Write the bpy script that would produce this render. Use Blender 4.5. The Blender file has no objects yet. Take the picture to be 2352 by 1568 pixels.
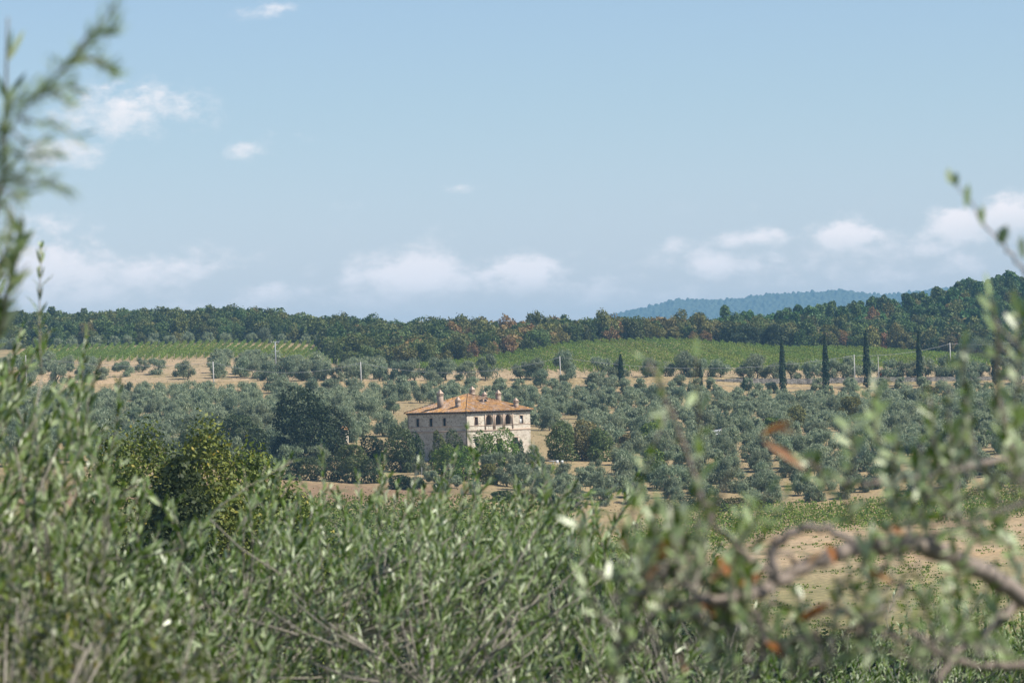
import bpy, math, random
import numpy as np
from mathutils import Vector, Matrix
from mathutils.geometry import tessellate_polygon

rng = np.random.default_rng(7)
random.seed(7)
S = bpy.context.scene
COL = S.collection

# ------------------------------------------------------------------ camera, sky, sun
# measurements were taken on a 2352 x 1568 view of the photograph
FPX = 1176 / math.tan(math.radians(7.5))
ROLL = math.radians(1.8)
PITCH = math.atan(103 / FPX)
_X = np.array([1.0, 0, 0]); _F = np.array([0, math.cos(PITCH), math.sin(PITCH)])
_U0 = np.array([0, -math.sin(PITCH), math.cos(PITCH)])
_R = math.cos(ROLL) * _X - math.sin(ROLL) * _U0
_U = math.sin(ROLL) * _X + math.cos(ROLL) * _U0

def P(u, v, Y):
    """world point seen at (u, v) at distance Y along the view"""
    d = _F + _R * ((u - 1176) / FPX) + _U * ((784 - v) / FPX)
    return d * (Y / d[1])

def AB(u, v):
    p = P(u, v, 1.0)
    return p[0] * FPX, p[2] * FPX

cam = bpy.data.cameras.new("camera")
cam.sensor_fit = 'HORIZONTAL'; cam.sensor_width = 22.2
cam.lens = 11.1 / math.tan(math.radians(7.5))
cam.clip_start = 0.1; cam.clip_end = 90000
cam.dof.use_dof = True; cam.dof.focus_distance = 700; cam.dof.aperture_fstop = 7.2
cam.dof.aperture_blades = 0
cam_o = bpy.data.objects.new("camera", cam); COL.objects.link(cam_o)
M = Matrix.Identity(4)
for i in range(3):
    M[i][0] = _R[i]; M[i][1] = _U[i]; M[i][2] = -_F[i]
cam_o.matrix_world = M
S.camera = cam_o

SUN_DIR = Vector((0.955, -0.25, 0)).normalized()
SUN_EL = math.radians(47)
sd = Vector((SUN_DIR.x * math.cos(SUN_EL), SUN_DIR.y * math.cos(SUN_EL), math.sin(SUN_EL)))
sun = bpy.data.lights.new("sun", 'SUN'); sun.energy = 4.9; sun.angle = math.radians(0.53); sun.color = (1.0, 0.94, 0.85)
sun_o = bpy.data.objects.new("sun", sun); COL.objects.link(sun_o)
sun_o.rotation_euler = sd.to_track_quat('Z', 'Y').to_euler(); sun_o.location = (60, -30, 120)

S.view_settings.view_transform = 'Standard'; S.view_settings.look = 'None'
S.view_settings.exposure = 0.45; S.view_settings.gamma = 1.0
S.cycles.max_bounces = 5; S.cycles.diffuse_bounces = 2; S.cycles.glossy_bounces = 1
S.cycles.transmission_bounces = 2; S.cycles.transparent_max_bounces = 4; S.cycles.volume_bounces = 0
S.cycles.use_denoising = True
S.cycles.sample_clamp_indirect = 3.0

W = bpy.data.worlds.new("World"); S.world = W; W.use_nodes = True
nt = W.node_tree; nt.nodes.clear()

def mnode(t, op, a, b=None, c=None, clamp=False):
    n = t.nodes.new('ShaderNodeMath'); n.operation = op; n.use_clamp = clamp
    for i, x in enumerate((a, b, c)):
        if x is None: continue
        if isinstance(x, (int, float)): n.inputs[i].default_value = x
        else: t.links.new(x, n.inputs[i])
    return n.outputs[0]

sky = nt.nodes.new('ShaderNodeTexSky'); sky.sky_type = 'NISHITA'; sky.sun_disc = False
sky.sun_elevation = SUN_EL
sky.sun_rotation = math.atan2(SUN_DIR.x, SUN_DIR.y)
sky.altitude = 300; sky.air_density = 1.0; sky.dust_density = 0.25; sky.ozone_density = 2.5
tc = nt.nodes.new('ShaderNodeTexCoord'); sx = nt.nodes.new('ShaderNodeSeparateXYZ')
nt.links.new(tc.outputs['Generated'], sx.inputs[0])
X, Y_, Z = sx.outputs
ysafe = mnode(nt, 'MAXIMUM', Y_, 0.05)
A_ = mnode(nt, 'DIVIDE', mnode(nt, 'MULTIPLY', X, FPX), ysafe)      # azimuth and height of the direction
B_ = mnode(nt, 'DIVIDE', mnode(nt, 'MULTIPLY', Z, FPX), ysafe)
def fbm(scale, detail, zscale):
    n = nt.nodes.new('ShaderNodeTexNoise'); n.inputs['Scale'].default_value = scale
    n.inputs['Detail'].default_value = detail; n.inputs['Roughness'].default_value = 0.6
    mp = nt.nodes.new('ShaderNodeMapping'); mp.inputs['Scale'].default_value = (1, 1, zscale)
    nt.links.new(tc.outputs['Generated'], mp.inputs[0]); nt.links.new(mp.outputs[0], n.inputs['Vector'])
    return n.outputs[0]
n_big = fbm(60, 8, 1.9); n_fine = fbm(210, 6, 1.7)
# cumulus banks: centre, half width, half height, strength
CLOUDS = [(290, 262, 185, 70, .74), (150, 355, 120, 45, .7), (220, 230, 70, 40, .7), (650, 310, 80, 30, .36), (550, 350, 70, 28, .5),
          (100, 610, 150, 85, 1.0), (380, 625, 150, 52, .9), (600, 672, 70, 40, .6), (200, 690, 340, 50, .7),
          (960, 640, 150, 75, 1.0), (1225, 628, 100, 52, 1.05), (1080, 665, 280, 55, .85), (1060, 438, 48, 18, .5),
          (1720, 548, 105, 30, .95), (1950, 540, 110, 42, 1.05), (2050, 570, 150, 45, .8), (1645, 612, 80, 42, .9), (1550, 562, 40, 28, .6),
          (2200, 520, 75, 48, 1.0), (2320, 500, 70, 50, 1.1), (2000, 640, 260, 34, .6), (2200, 615, 120, 40, .6), (900, 690, 700, 45, .55), (1900, 600, 520, 60, .5), (300, 640, 420, 80, .5), (1500, 660, 500, 50, .4),
          (620, 25, 90, 20, .4), (1750, 480, 200, 18, .22), (780, 480, 110, 18, .22)]
dens = None; tops = None
for (u, v, ru, rv, s) in CLOUDS:
    a0, b0 = AB(u, v)
    da = mnode(nt, 'MULTIPLY', mnode(nt, 'SUBTRACT', A_, a0), 1 / ru)
    db = mnode(nt, 'MULTIPLY', mnode(nt, 'SUBTRACT', B_, b0), 1 / rv)
    r2 = mnode(nt, 'ADD', mnode(nt, 'MULTIPLY', da, da), mnode(nt, 'MULTIPLY', db, db))
    g = mnode(nt, 'MULTIPLY', mnode(nt, 'EXPONENT', mnode(nt, 'MULTIPLY', r2, -0.9)), s)
    h = mnode(nt, 'MULTIPLY', g, db)
    dens = g if dens is None else mnode(nt, 'MAXIMUM', dens, g)
    tops = h if tops is None else mnode(nt, 'ADD', tops, h)
nz = mnode(nt, 'ADD', mnode(nt, 'MULTIPLY', n_big, 1.5), mnode(nt, 'MULTIPLY', n_fine, 0.45))
dd = mnode(nt, 'ADD', dens, mnode(nt, 'MULTIPLY', mnode(nt, 'SUBTRACT', nz, 1.0), 1.55))
mr = nt.nodes.new('ShaderNodeMapRange'); mr.interpolation_type = 'SMOOTHSTEP'
mr.inputs['From Min'].default_value = 0.20; mr.inputs['From Max'].default_value = 1.0
nt.links.new(dd, mr.inputs['Value'])
cover = mnode(nt, 'MULTIPLY', mr.outputs[0], mnode(nt, 'MINIMUM', mnode(nt, 'MULTIPLY', dens, 3.0), 1.0))
cov = mnode(nt, 'MULTIPLY', cover, mnode(nt, 'ADD', 0.74, mnode(nt, 'MULTIPLY', tops, 0.5)), clamp=True)
CLOUD_COL = (9.8, 8.9, 8.6, 1)
mix = nt.nodes.new('ShaderNodeMix'); mix.data_type = 'RGBA'
tint = nt.nodes.new('ShaderNodeMix'); tint.data_type = 'RGBA'; tint.blend_type = 'MULTIPLY'; tint.inputs[0].default_value = 1.0
nt.links.new(sky.outputs[0], tint.inputs[6])
lowf = nt.nodes.new('ShaderNodeMapRange'); lowf.interpolation_type = 'SMOOTHSTEP'; lowf.inputs['From Min'].default_value = 700; lowf.inputs['From Max'].default_value = 120
nt.links.new(B_, lowf.inputs['Value'])
tm_ = nt.nodes.new('ShaderNodeMix'); tm_.data_type = 'RGBA'; nt.links.new(lowf.outputs[0], tm_.inputs[0])
tm_.inputs[6].default_value = (0.94, 0.93, 0.99, 1); tm_.inputs[7].default_value = (1.06, 0.95, 1.12, 1); nt.links.new(tm_.outputs[2], tint.inputs[7])
nt.links.new(cov, mix.inputs[0]); nt.links.new(tint.outputs[2], mix.inputs[6]); mix.inputs[7].default_value = CLOUD_COL
bg = nt.nodes.new('ShaderNodeBackground'); bg.inputs[1].default_value = 0.093
wo = nt.nodes.new('ShaderNodeOutputWorld')
nt.links.new(mix.outputs[2], bg.inputs[0]); nt.links.new(bg.outputs[0], wo.inputs[0])

# ------------------------------------------------------------------ helpers
def tag(o, label=None, cat=None, group=None, kind=None):
    if label: o['label'] = label
    if cat: o['category'] = cat
    if group: o['group'] = group
    if kind: o['kind'] = kind
    return o

def link(name, data, parent=None, loc=None):
    o = bpy.data.objects.new(name, data); COL.objects.link(o)
    if parent is not None: o.parent = parent
    if loc is not None: o.location = loc
    return o

def empty(name, loc):
    o = bpy.data.objects.new(name, None); o.empty_display_size = 0.3
    COL.objects.link(o); o.location = loc
    return o

def np_mesh(name, verts, loops, totals, mats, rnd=None, mat_idx=None, smooth=False):
    me = bpy.data.meshes.new(name)
    verts = np.asarray(verts, dtype=np.float32); loops = np.asarray(loops, dtype=np.int32); totals = np.asarray(totals, dtype=np.int32)
    me.vertices.add(len(verts)); me.vertices.foreach_set("co", verts.ravel())
    me.loops.add(len(loops)); me.loops.foreach_set("vertex_index", loops)
    me.polygons.add(len(totals))
    starts = np.concatenate([[0], np.cumsum(totals)[:-1]]).astype(np.int32)
    me.polygons.foreach_set("loop_start", starts)
    if mat_idx is not None: me.polygons.foreach_set("material_index", np.asarray(mat_idx, dtype=np.int32))
    for m in mats: me.materials.append(m)
    if rnd is not None:
        at = me.attributes.new("rnd", 'FLOAT', 'FACE'); at.data.foreach_set("value", np.asarray(rnd, dtype=np.float32))
    me.update(calc_edges=True)
    if smooth: me.polygons.foreach_set("use_smooth", np.ones(len(totals), dtype=bool))
    me.validate()
    return me

class MB:
    """collects polygons for one mesh"""
    def __init__(s): s.v = []; s.f = []; s.m = []
    def poly(s, pts, m=0):
        k = len(s.v); s.v += [tuple(p) for p in pts]; s.f.append(list(range(k, k + len(pts)))); s.m.append(m)
    def box(s, o, ex, ey, ez, x0, x1, y0, y1, z0, z1, m=0):
        c = [o + ex * x + ey * y + ez * z for z in (z0, z1) for y in (y0, y1) for x in (x0, x1)]
        k = len(s.v); s.v += [tuple(p) for p in c]
        for q in ((0, 2, 3, 1), (4, 5, 7, 6), (0, 1, 5, 4), (1, 3, 7, 5), (3, 2, 6, 7), (2, 0, 4, 6)):
            s.f.append([k + i for i in q]); s.m.append(m)
    def tube(s, pts, rad, n=6, m=0):
        pts = [np.asarray(p, float) for p in pts]
        if not hasattr(rad, '__len__'): rad = [rad] * len(pts)
        k = len(s.v)
        for i, p in enumerate(pts):
            d = pts[min(i + 1, len(pts) - 1)] - pts[max(i - 1, 0)]; d = d / (np.linalg.norm(d) + 1e-9)
            h = np.array([0, 0, 1.0]) if abs(d[2]) < 0.9 else np.array([1.0, 0, 0])
            e1 = np.cross(d, h); e1 /= np.linalg.norm(e1); e2 = np.cross(d, e1)
            for j in range(n):
                t = 2 * math.pi * j / n
                s.v.append(tuple(p + rad[i] * (math.cos(t) * e1 + math.sin(t) * e2)))
        for i in range(len(pts) - 1):
            for j in range(n):
                a = k + i * n + j; b = k + i * n + (j + 1) % n
                s.f.append([a, b, b + n, a + n]); s.m.append(m)
        s.f.append([k + j for j in range(n)][::-1]); s.m.append(m)
        s.f.append([k + (len(pts) - 1) * n + j for j in range(n)]); s.m.append(m)
    def mesh(s, name, mats, smooth=False):
        loops = [i for f in s.f for i in f]; tot = [len(f) for f in s.f]
        return np_mesh(name, np.array(s.v), loops, tot, mats, mat_idx=s.m, smooth=smooth)
    def obj(s, name, mats, parent=None, smooth=False):
        if not isinstance(mats, (list, tuple)): mats = [mats]
        return link(name, s.mesh(name, mats, smooth), parent)

# ------------------------------------------------------------------ materials
def new_mat(name):
    m = bpy.data.materials.new(name); m.use_nodes = True
    t = m.node_tree; b = t.nodes['Principled BSDF']
    b.inputs['Roughness'].default_value = 0.85; b.inputs['Specular IOR Level'].default_value = 0.2
    return m, t, b

def ramp(t, fac, cols):
    r = t.nodes.new('ShaderNodeValToRGB')
    while len(r.color_ramp.elements) < len(cols): r.color_ramp.elements.new(0.5)
    for i, (pos, c) in enumerate(cols):
        e = r.color_ramp.elements[i]; e.position = pos; e.color = (*c, 1)
    if fac is not None: t.links.new(fac, r.inputs[0])
    return r.outputs[0]

def noise_mat(name, cols, scale=3, detail=4, rough=0.85, bump=0.0, coord='Object', spec=0.2, stretch=(1, 1, 1)):
    m, t, b = new_mat(name)
    c = t.nodes.new('ShaderNodeTexCoord'); mp = t.nodes.new('ShaderNodeMapping'); mp.inputs['Scale'].default_value = stretch
    n = t.nodes.new('ShaderNodeTexNoise'); n.inputs['Scale'].default_value = scale; n.inputs['Detail'].default_value = detail
    t.links.new(c.outputs[coord], mp.inputs[0]); t.links.new(mp.outputs[0], n.inputs['Vector'])
    t.links.new(ramp(t, n.outputs[0], cols), b.inputs['Base Color'])
    b.inputs['Roughness'].default_value = rough; b.inputs['Specular IOR Level'].default_value = spec
    if bump:
        bp = t.nodes.new('ShaderNodeBump'); bp.inputs['Strength'].default_value = bump
        t.links.new(n.outputs[0], bp.inputs['Height']); t.links.new(bp.outputs[0], b.inputs['Normal'])
    return m

def leaf_mat(name, cols, objvar=0.25, hue=0.03, trans=0.25, back=None, rough=0.6, spec=0.3):
    """cols: ramp over the per-leaf random number; whole plants differ a little from each other"""
    m, t, b = new_mat(name)
    at = t.nodes.new('ShaderNodeAttribute'); at.attribute_name = 'rnd'
    col = ramp(t, at.outputs['Fac'], cols)
    oi = t.nodes.new('ShaderNodeObjectInfo')
    hs = t.nodes.new('ShaderNodeHueSaturation')
    mh = t.nodes.new('ShaderNodeMapRange'); mh.inputs[3].default_value = 0.5 - hue; mh.inputs[4].default_value = 0.5 + hue
    t.links.new(oi.outputs['Random'], mh.inputs[0]); t.links.new(mh.outputs[0], hs.inputs['Hue'])
    wn = t.nodes.new('ShaderNodeTexWhiteNoise'); wn.noise_dimensions = '1D'; t.links.new(oi.outputs['Random'], wn.inputs['W'])
    mv = t.nodes.new('ShaderNodeMapRange'); mv.inputs[3].default_value = 1 - objvar; mv.inputs[4].default_value = 1 + objvar
    t.links.new(wn.outputs['Value'], mv.inputs[0]); t.links.new(mv.outputs[0], hs.inputs['Value'])
    t.links.new(col, hs.inputs['Color'])
    out = hs.outputs[0]
    if back is not None:
        g = t.nodes.new('ShaderNodeNewGeometry'); mx = t.nodes.new('ShaderNodeMix'); mx.data_type = 'RGBA'
        t.links.new(g.outputs['Backfacing'], mx.inputs[0]); t.links.new(out, mx.inputs[6])
        t.links.new(ramp(t, at.outputs['Fac'], back), mx.inputs[7]); out = mx.outputs[2]
    t.links.new(out, b.inputs['Base Color'])
    b.inputs['Roughness'].default_value = rough; b.inputs['Specular IOR Level'].default_value = spec
    if trans:
        tr = t.nodes.new('ShaderNodeBsdfTranslucent'); t.links.new(out, tr.inputs['Color'])
        ms = t.nodes.new('ShaderNodeMixShader'); ms.inputs[0].default_value = trans
        t.links.new(b.outputs[0], ms.inputs[1]); t.links.new(tr.outputs[0], ms.inputs[2])
        t.links.new(ms.outputs[0], t.nodes['Material Output'].inputs[0])
    return m

def g3(a, b, c): return [(0.0, a), (0.5, b), (1.0, c)]
M_OLIVE = leaf_mat("olive_foliage", g3((.12, .16, .085), (.235, .28, .16), (.38, .42, .27)), .20, .02, trans=.45)
M_OAK = leaf_mat("oak_foliage", g3((.036, .058, .014), (.095, .130, .030), (.18, .205, .065)), .35, .04)
M_RUST = leaf_mat("dry_oak_foliage", g3((.15, .085, .030), (.25, .145, .055), (.34, .215, .10)), .25, .02)
M_YOAK = leaf_mat("yellowing_foliage", g3((.085, .085, .020), (.175, .160, .044), (.29, .245, .085)), .25, .025)
M_PINE = leaf_mat("pine_needles", g3((.032, .07, .026), (.09, .16, .042), (.17, .25, .07)), .28, .03)
M_UPINE = leaf_mat("umbrella_pine_needles", g3((.055, .10, .025), (.09, .15, .04), (.13, .19, .06)), .1, .01)
M_CYP = leaf_mat("cypress_foliage", g3((.012, .030, .010), (.024, .052, .016), (.045, .08, .025)), .15, .01)
M_DARK = leaf_mat("dark_evergreen_foliage", g3((.016, .030, .010), (.036, .056, .018), (.075, .10, .036)), .2, .02)
M_BRIGHT = leaf_mat("bright_green_foliage", g3((.045, .085, .010), (.115, .175, .020), (.21, .27, .04)), .2, .015)
M_MIDGREEN = leaf_mat("mid_green_foliage", g3((.030, .050, .016), (.060, .090, .028), (.11, .14, .05)), .2, .02)
M_THICKET = leaf_mat("thicket_foliage", g3((.020, .038, .010), (.048, .080, .020), (.12, .15, .04)), .25, .03)
M_LIME = leaf_mat("light_green_foliage", g3((.055, .080, .020), (.105, .135, .034), (.17, .195, .06)), .15, .02)
M_YELLOW = leaf_mat("yellow_green_foliage", g3((.075, .085, .014), (.135, .135, .022), (.20, .18, .04)), .2, .02)
M_NEAROAK = leaf_mat("near_oak_foliage", [(0, (.03, .055, .010)), (.45, (.095, .14, .020)), (.8, (.20, .24, .035)), (1, (.36, .31, .045))], .15, .02, spec=.4)
M_VINE = leaf_mat("vine_foliage", g3((.060, .115, .012), (.15, .225, .028), (.28, .34, .055)), .12, .015, trans=.42)
M_BARK = noise_mat("bark", g3((.035, .028, .022), (.075, .062, .05), (.14, .125, .105)), 6, 4, bump=.4)
M_TWIG = noise_mat("grey_twig", g3((.15, .135, .105), (.27, .245, .20), (.42, .385, .33)), 14, 4)
M_FROND = noise_mat("brown_twig", g3((.13, .105, .085), (.26, .215, .18), (.42, .365, .315)), 22, 5, bump=.6)
M_CONC = noise_mat("weathered_pole", g3((.42, .40, .36), (.52, .50, .46), (.60, .58, .54)), 1.5, 3)
M_WIRE = noise_mat("cable", g3((.30, .30, .30), (.36, .36, .36), (.42, .42, .42)), 1)
M_METAL = noise_mat("galvanised_steel", g3((.26, .28, .29), (.34, .36, .37), (.42, .43, .44)), 2, rough=.5)
M_WHITE = noise_mat("white_paint", g3((.72, .72, .70), (.78, .78, .76), (.82, .82, .81)), 2)
M_BLACK = noise_mat("black_band_and_doorway", g3((.02, .02, .02), (.03, .03, .03), (.04, .04, .04)), 2)
M_SHEET = noise_mat("white_cotton", g3((.74, .75, .78), (.80, .81, .83), (.84, .84, .85)), 1.5)
M_ORANGE = noise_mat("orange_paint", g3((.55, .12, .02), (.62, .15, .03), (.66, .19, .05)), 2)
M_POST = noise_mat("vine_post", g3((.26, .22, .17), (.34, .29, .23), (.44, .40, .34)), 3)

# ------------------------------------------------------------------ terrain
TA = np.array([-1500, -700, -200, 300, 700, 1200, 1700], float)
TT = [(-400, [-1.7]), (-2, [-1.7]), (3, [-2.0]), (8, [-3.2]), (15, [-4.3]), (30, [-6.8]), (60, [-10.8]), (120, [-17.5]), (200, [-22]),
      (300, [-23.5]), (400, [-22.6, -22.6, -22.8, -23, -22.4, -21.8, -21.5]), (520, [-19, -19, -20.6, -22.4, -21.4, -20.4, -20]),
      (620, [-15, -15, -16.4, -20, -20.3, -18.9, -18]), (700, [-10, -10.8, -12.7, -14.4, -14.5, -13.7, -13]),
      (800, [-4.4, -5, -7.6, -9.6, -10.4, -10, -9.8]), (915, [0, -.2, -2.2, -4.2, -6.2, -6.3, -6.3]),
      (938, [2.2, 1.4, .3, -.5, -2.7, -2.9, -3]), (947, [2.25, 1.45, .35, -.45, -2.65, -2.85, -3]),
      (948.5, [2.6, 1.7, .6, -.2, -2.5, -2.7, -2.9]), (951.5, [4.4, 3.4, 2.1, 1.3, -.5, -1.5, -1.6]), (965, [4.9, 3.9, 2.4, 1.6, -.1, -1.2, -1.2]),
      (1000, [7, 6.4, 4.0, 2.6, 1.6, .3, .3]), (1080, [10.3, 10.1, 6.3, 6.0, 4.3, 2.0, 2.0]), (1200, [14.5, 14.2, 10.6, 12, 8.2, 3.5, 3.3]),
      (1250, [16.6, 16.4, 13.8, 14.2, 9.6, 5.6, 6]), (1300, [19, 18.7, 15.8, 14.6, 12, 10, 11]), (1400, [25, 24.5, 15.8, 13, 15, 22.5, 24.5]), (1480, [25.5, 25, 14, 11, 17, 28, 31]),
      (1650, [18, 17, 9, 6, 10, 20, 22]), (2000, [-4]), (3200, [-6]), (12400, [-6])]
TY = np.array([r[0] for r in TT], float)
TZ = np.array([r[1] if len(r[1]) == 7 else r[1] * 7 for r in TT], float)

def ground(x, y):
    x = np.asarray(x, float); y = np.asarray(y, float)
    a = np.clip(x / np.maximum(y, 30.0) * FPX, TA[0], TA[-1])
    i = np.clip(np.searchsorted(TY, y) - 1, 0, len(TY) - 2)
    t = np.clip((y - TY[i]) / (TY[i + 1] - TY[i]), 0, 1)
    j = np.clip(np.searchsorted(TA, a) - 1, 0, len(TA) - 2)
    s = (a - TA[j]) / (TA[j + 1] - TA[j]); s = s * s * (3 - 2 * s)
    z0 = TZ[i, j] * (1 - s) + TZ[i, j + 1] * s; z1 = TZ[i + 1, j] * (1 - s) + TZ[i + 1, j + 1] * s
    return z0 * (1 - t) + z1 * t

def gz(x, y): return float(ground(x, y))
def at_ground(u, Y, v=800):
    """ground point at distance Y on the bearing of column u"""
    p = P(u, v, Y); return np.array([p[0], Y, gz(p[0], Y)])
def bear(u, v=850): return AB(u, v)[0]

rows = sorted(set(list(np.concatenate([np.arange(-400, 0, 100), np.arange(-2, 30, 2), np.arange(30, 130, 6), np.arange(130, 620, 10), np.arange(620, 938, 5),
        [938, 947, 948.5, 949.3, 950, 950.8, 951.5, 954, 958, 962], np.arange(965, 1500, 5), np.arange(1500, 2000, 50), np.arange(2000, 12500, 500)]))))
cols = np.concatenate([[-9000, -6000, -4000, -3000, -2200], np.arange(-1700, 1701, 20), [2200, 3000, 4000, 6000, 9000]])
gv = []; gc = []
def sm(x, a, b):
    t = np.clip((x - a) / (b - a), 0, 1); return t * t * (3 - 2 * t)
def gcol(a, y):
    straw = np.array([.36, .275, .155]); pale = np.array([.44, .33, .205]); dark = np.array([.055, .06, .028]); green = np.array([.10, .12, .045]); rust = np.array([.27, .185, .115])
    c = straw.copy()
    c = c + (dark - c) * (1 - sm(y, 250, 330)) if y < 330 else c
    w = sm(a, 130, 330) * sm(y, 250, 330) * (1 - sm(y, 525, 560)); c = c + (pale - c) * w
    w = sm(a, 200, 400) * sm(y, 260, 300) * (1 - sm(y, 400, 470)) * .65; c = c + (np.array([.20, .205, .085]) - c) * w
    w = (1 - sm(a, 0, 330)) * sm(y, 300, 360) * (1 - sm(y, 560, 590)); c = c + (green - c) * w * .8
    w = sm(y, 585, 600) * (1 - sm(y, 625, 650)) * (1 - sm(a, -200, 0)); c = c + (rust - c) * w
    w = sm(y, 952, 960) * (1 - sm(y, 1090, 1100)); c = c + (pale - c) * w
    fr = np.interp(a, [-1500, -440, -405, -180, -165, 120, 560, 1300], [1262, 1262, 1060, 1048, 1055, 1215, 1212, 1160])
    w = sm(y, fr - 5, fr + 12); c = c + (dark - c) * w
    return c
for y in rows:
    yy = max(y, 30.0)
    for a in cols:
        x = a / FPX * yy
        z = gz(x, y)
        if 30 < y < 1500: z += 0.10 * math.sin(x * .7 + y * .13) * math.sin(y * .31 + x * .2)
        if 936 < y < 949: z = gz(x, y)
        gv.append((x, y, z)); gc.append((*gcol(a, y), 1))
nc = len(cols); nr = len(rows)
idx = np.arange(nc * nr).reshape(nr, nc)
q = np.stack([idx[:-1, :-1], idx[:-1, 1:], idx[1:, 1:], idx[1:, :-1]], -1).reshape(-1, 4)
mg, t, b = new_mat("dry_ground")
vc = t.nodes.new('ShaderNodeAttribute'); vc.attribute_name = 'soil'
c_ = t.nodes.new('ShaderNodeTexCoord')
def tnoise(sc, det, stretch=(1, 1, 1)):
    mp = t.nodes.new('ShaderNodeMapping'); mp.inputs['Scale'].default_value = stretch
    n = t.nodes.new('ShaderNodeTexNoise'); n.inputs['Scale'].default_value = sc; n.inputs['Detail'].default_value = det; n.inputs['Roughness'].default_value = .65
    t.links.new(c_.outputs['Object'], mp.inputs[0]); t.links.new(mp.outputs[0], n.inputs['Vector']); return n.outputs[0]
def mixc(f, a, b2, mode='MIX'):
    mx = t.nodes.new('ShaderNodeMix'); mx.data_type = 'RGBA'; mx.blend_type = mode
    if isinstance(f, float): mx.inputs[0].default_value = f
    else: t.links.new(f, mx.inputs[0])
    t.links.new(a, mx.inputs[6])
    if isinstance(b2, tuple): mx.inputs[7].default_value = (*b2, 1)
    else: t.links.new(b2, mx.inputs[7])
    return mx.outputs[2]
fine = ramp(t, tnoise(1.4, 5), [(.25, (.42, .40, .38)), (.5, (.95, .93, .9)), (.75, (1.4, 1.38, 1.3))])
broad = ramp(t, tnoise(.07, 3, (1, .6, 1)), [(.3, (.80, .84, .78)), (.55, (1, 1, 1)), (.75, (1.12, 1.04, .96))])
patch = ramp(t, tnoise(.22, 5, (1, .5, 1)), [(.54, (0, 0, 0)), (.66, (.75, .75, .75))])
base = mixc(1.0, vc.outputs['Color'], fine, 'MULTIPLY'); base = mixc(1.0, base, broad, 'MULTIPLY')
base = mixc(patch, base, (.135, .135, .055))
t.links.new(base, b.inputs['Base Color']); b.inputs['Roughness'].default_value = .95; b.inputs['Specular IOR Level'].default_value = .05
bp = t.nodes.new('ShaderNodeBump'); bp.inputs['Strength'].default_value = .5; bp.inputs['Distance'].default_value = .25
t.links.new(tnoise(1.1, 4), bp.inputs['Height']); t.links.new(bp.outputs[0], b.inputs['Normal'])
me = np_mesh("ground", gv, q.ravel(), [4] * len(q), [mg], smooth=True)
ca = me.color_attributes.new("soil", 'FLOAT_COLOR', 'POINT'); ca.data.foreach_set("color", np.array(gc, dtype=np.float32).ravel())
tag(link("ground", me), kind='structure')

M_ROAD = noise_mat("pale_road", g3((.30, .265, .21), (.38, .345, .28), (.46, .42, .35)), .6, 5)
rv = []; rq = []
ra = np.arange(-1700, 1701, 20)
for a in ra:
    for y in (939.2, 942.5, 945.8):
        x = a / FPX * y; rv.append((x, y, gz(x, y) + .05))
for i in range(len(ra) - 1):
    for j in range(2): rq.append([i * 3 + j, i * 3 + 3 + j, i * 3 + 4 + j, i * 3 + 1 + j])
tag(link("road", np_mesh("road", rv, np.array(rq).ravel(), [4] * len(rq), [M_ROAD])), kind='structure')

# far wooded hills
def hill_top(a):
    return np.interp(a, [-300, 60, 240, 300, 380, 500, 640, 720, 770, 850, 1000, 1500, 2200], [60, 110, 157, 172, 191, 180, 187, 193, 199, 186, 190, 180, 120])
HY = 9000.0
hv = []; ha = np.arange(-300, 2000, 2.4); hd = np.arange(0, 600, 3.0)
cell = rng.random((4000, 200)); cellh = rng.random((4000, 200))
hx, hy = np.meshgrid(ha / FPX * HY, hd)
rise = sm(hy, 0, 420)
hz = -4 + (hill_top(hx / HY * FPX) / FPX * HY + 4 - 3) * rise * (1 - .25 * sm(hy, 430, 600)) 
for _ in range(1): pass
bump = np.zeros_like(hx); ci = np.floor((hx + 2000) / 9).astype(int); cj = np.floor(hy / 9).astype(int)
for di in (-1, 0, 1):
    for dj in (-1, 0, 1):
        I = np.clip(ci + di, 0, 3999); J = np.clip(cj + dj, 0, 199)
        px = (I + cell[I, J]) * 9 - 2000; py = (J + cellh[I, J]) * 9
        h = 2 + 5 * cell[I, J] ** 2 + 6 * cellh[I, J] ** 6
        d2 = ((hx - px) ** 2 + (hy - py) ** 2) / 5.6 ** 2
        bump = np.maximum(bump, h * np.sqrt(np.clip(1 - d2, 0, 1)))
hz = hz + bump + 5 * np.sin(hx * .013) * rise
n1, n2 = hx.shape
idx = np.arange(n1 * n2).reshape(n1, n2)
q = np.stack([idx[:-1, :-1], idx[:-1, 1:], idx[1:, 1:], idx[1:, :-1]], -1).reshape(-1, 4)
M_HILL = noise_mat("wooded_hill", g3((.024, .038, .024), (.048, .068, .038), (.09, .105, .055)), .06, 5)
tag(link("hills", np_mesh("hills", np.stack([hx, hy + HY - 420, hz], -1).reshape(-1, 3), q.ravel(), [4] * len(q), [M_HILL])), kind='structure')

# ------------------------------------------------------------------ foliage builders
def unit(v): return v / (np.linalg.norm(v, axis=-1, keepdims=True) + 1e-9)

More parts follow.
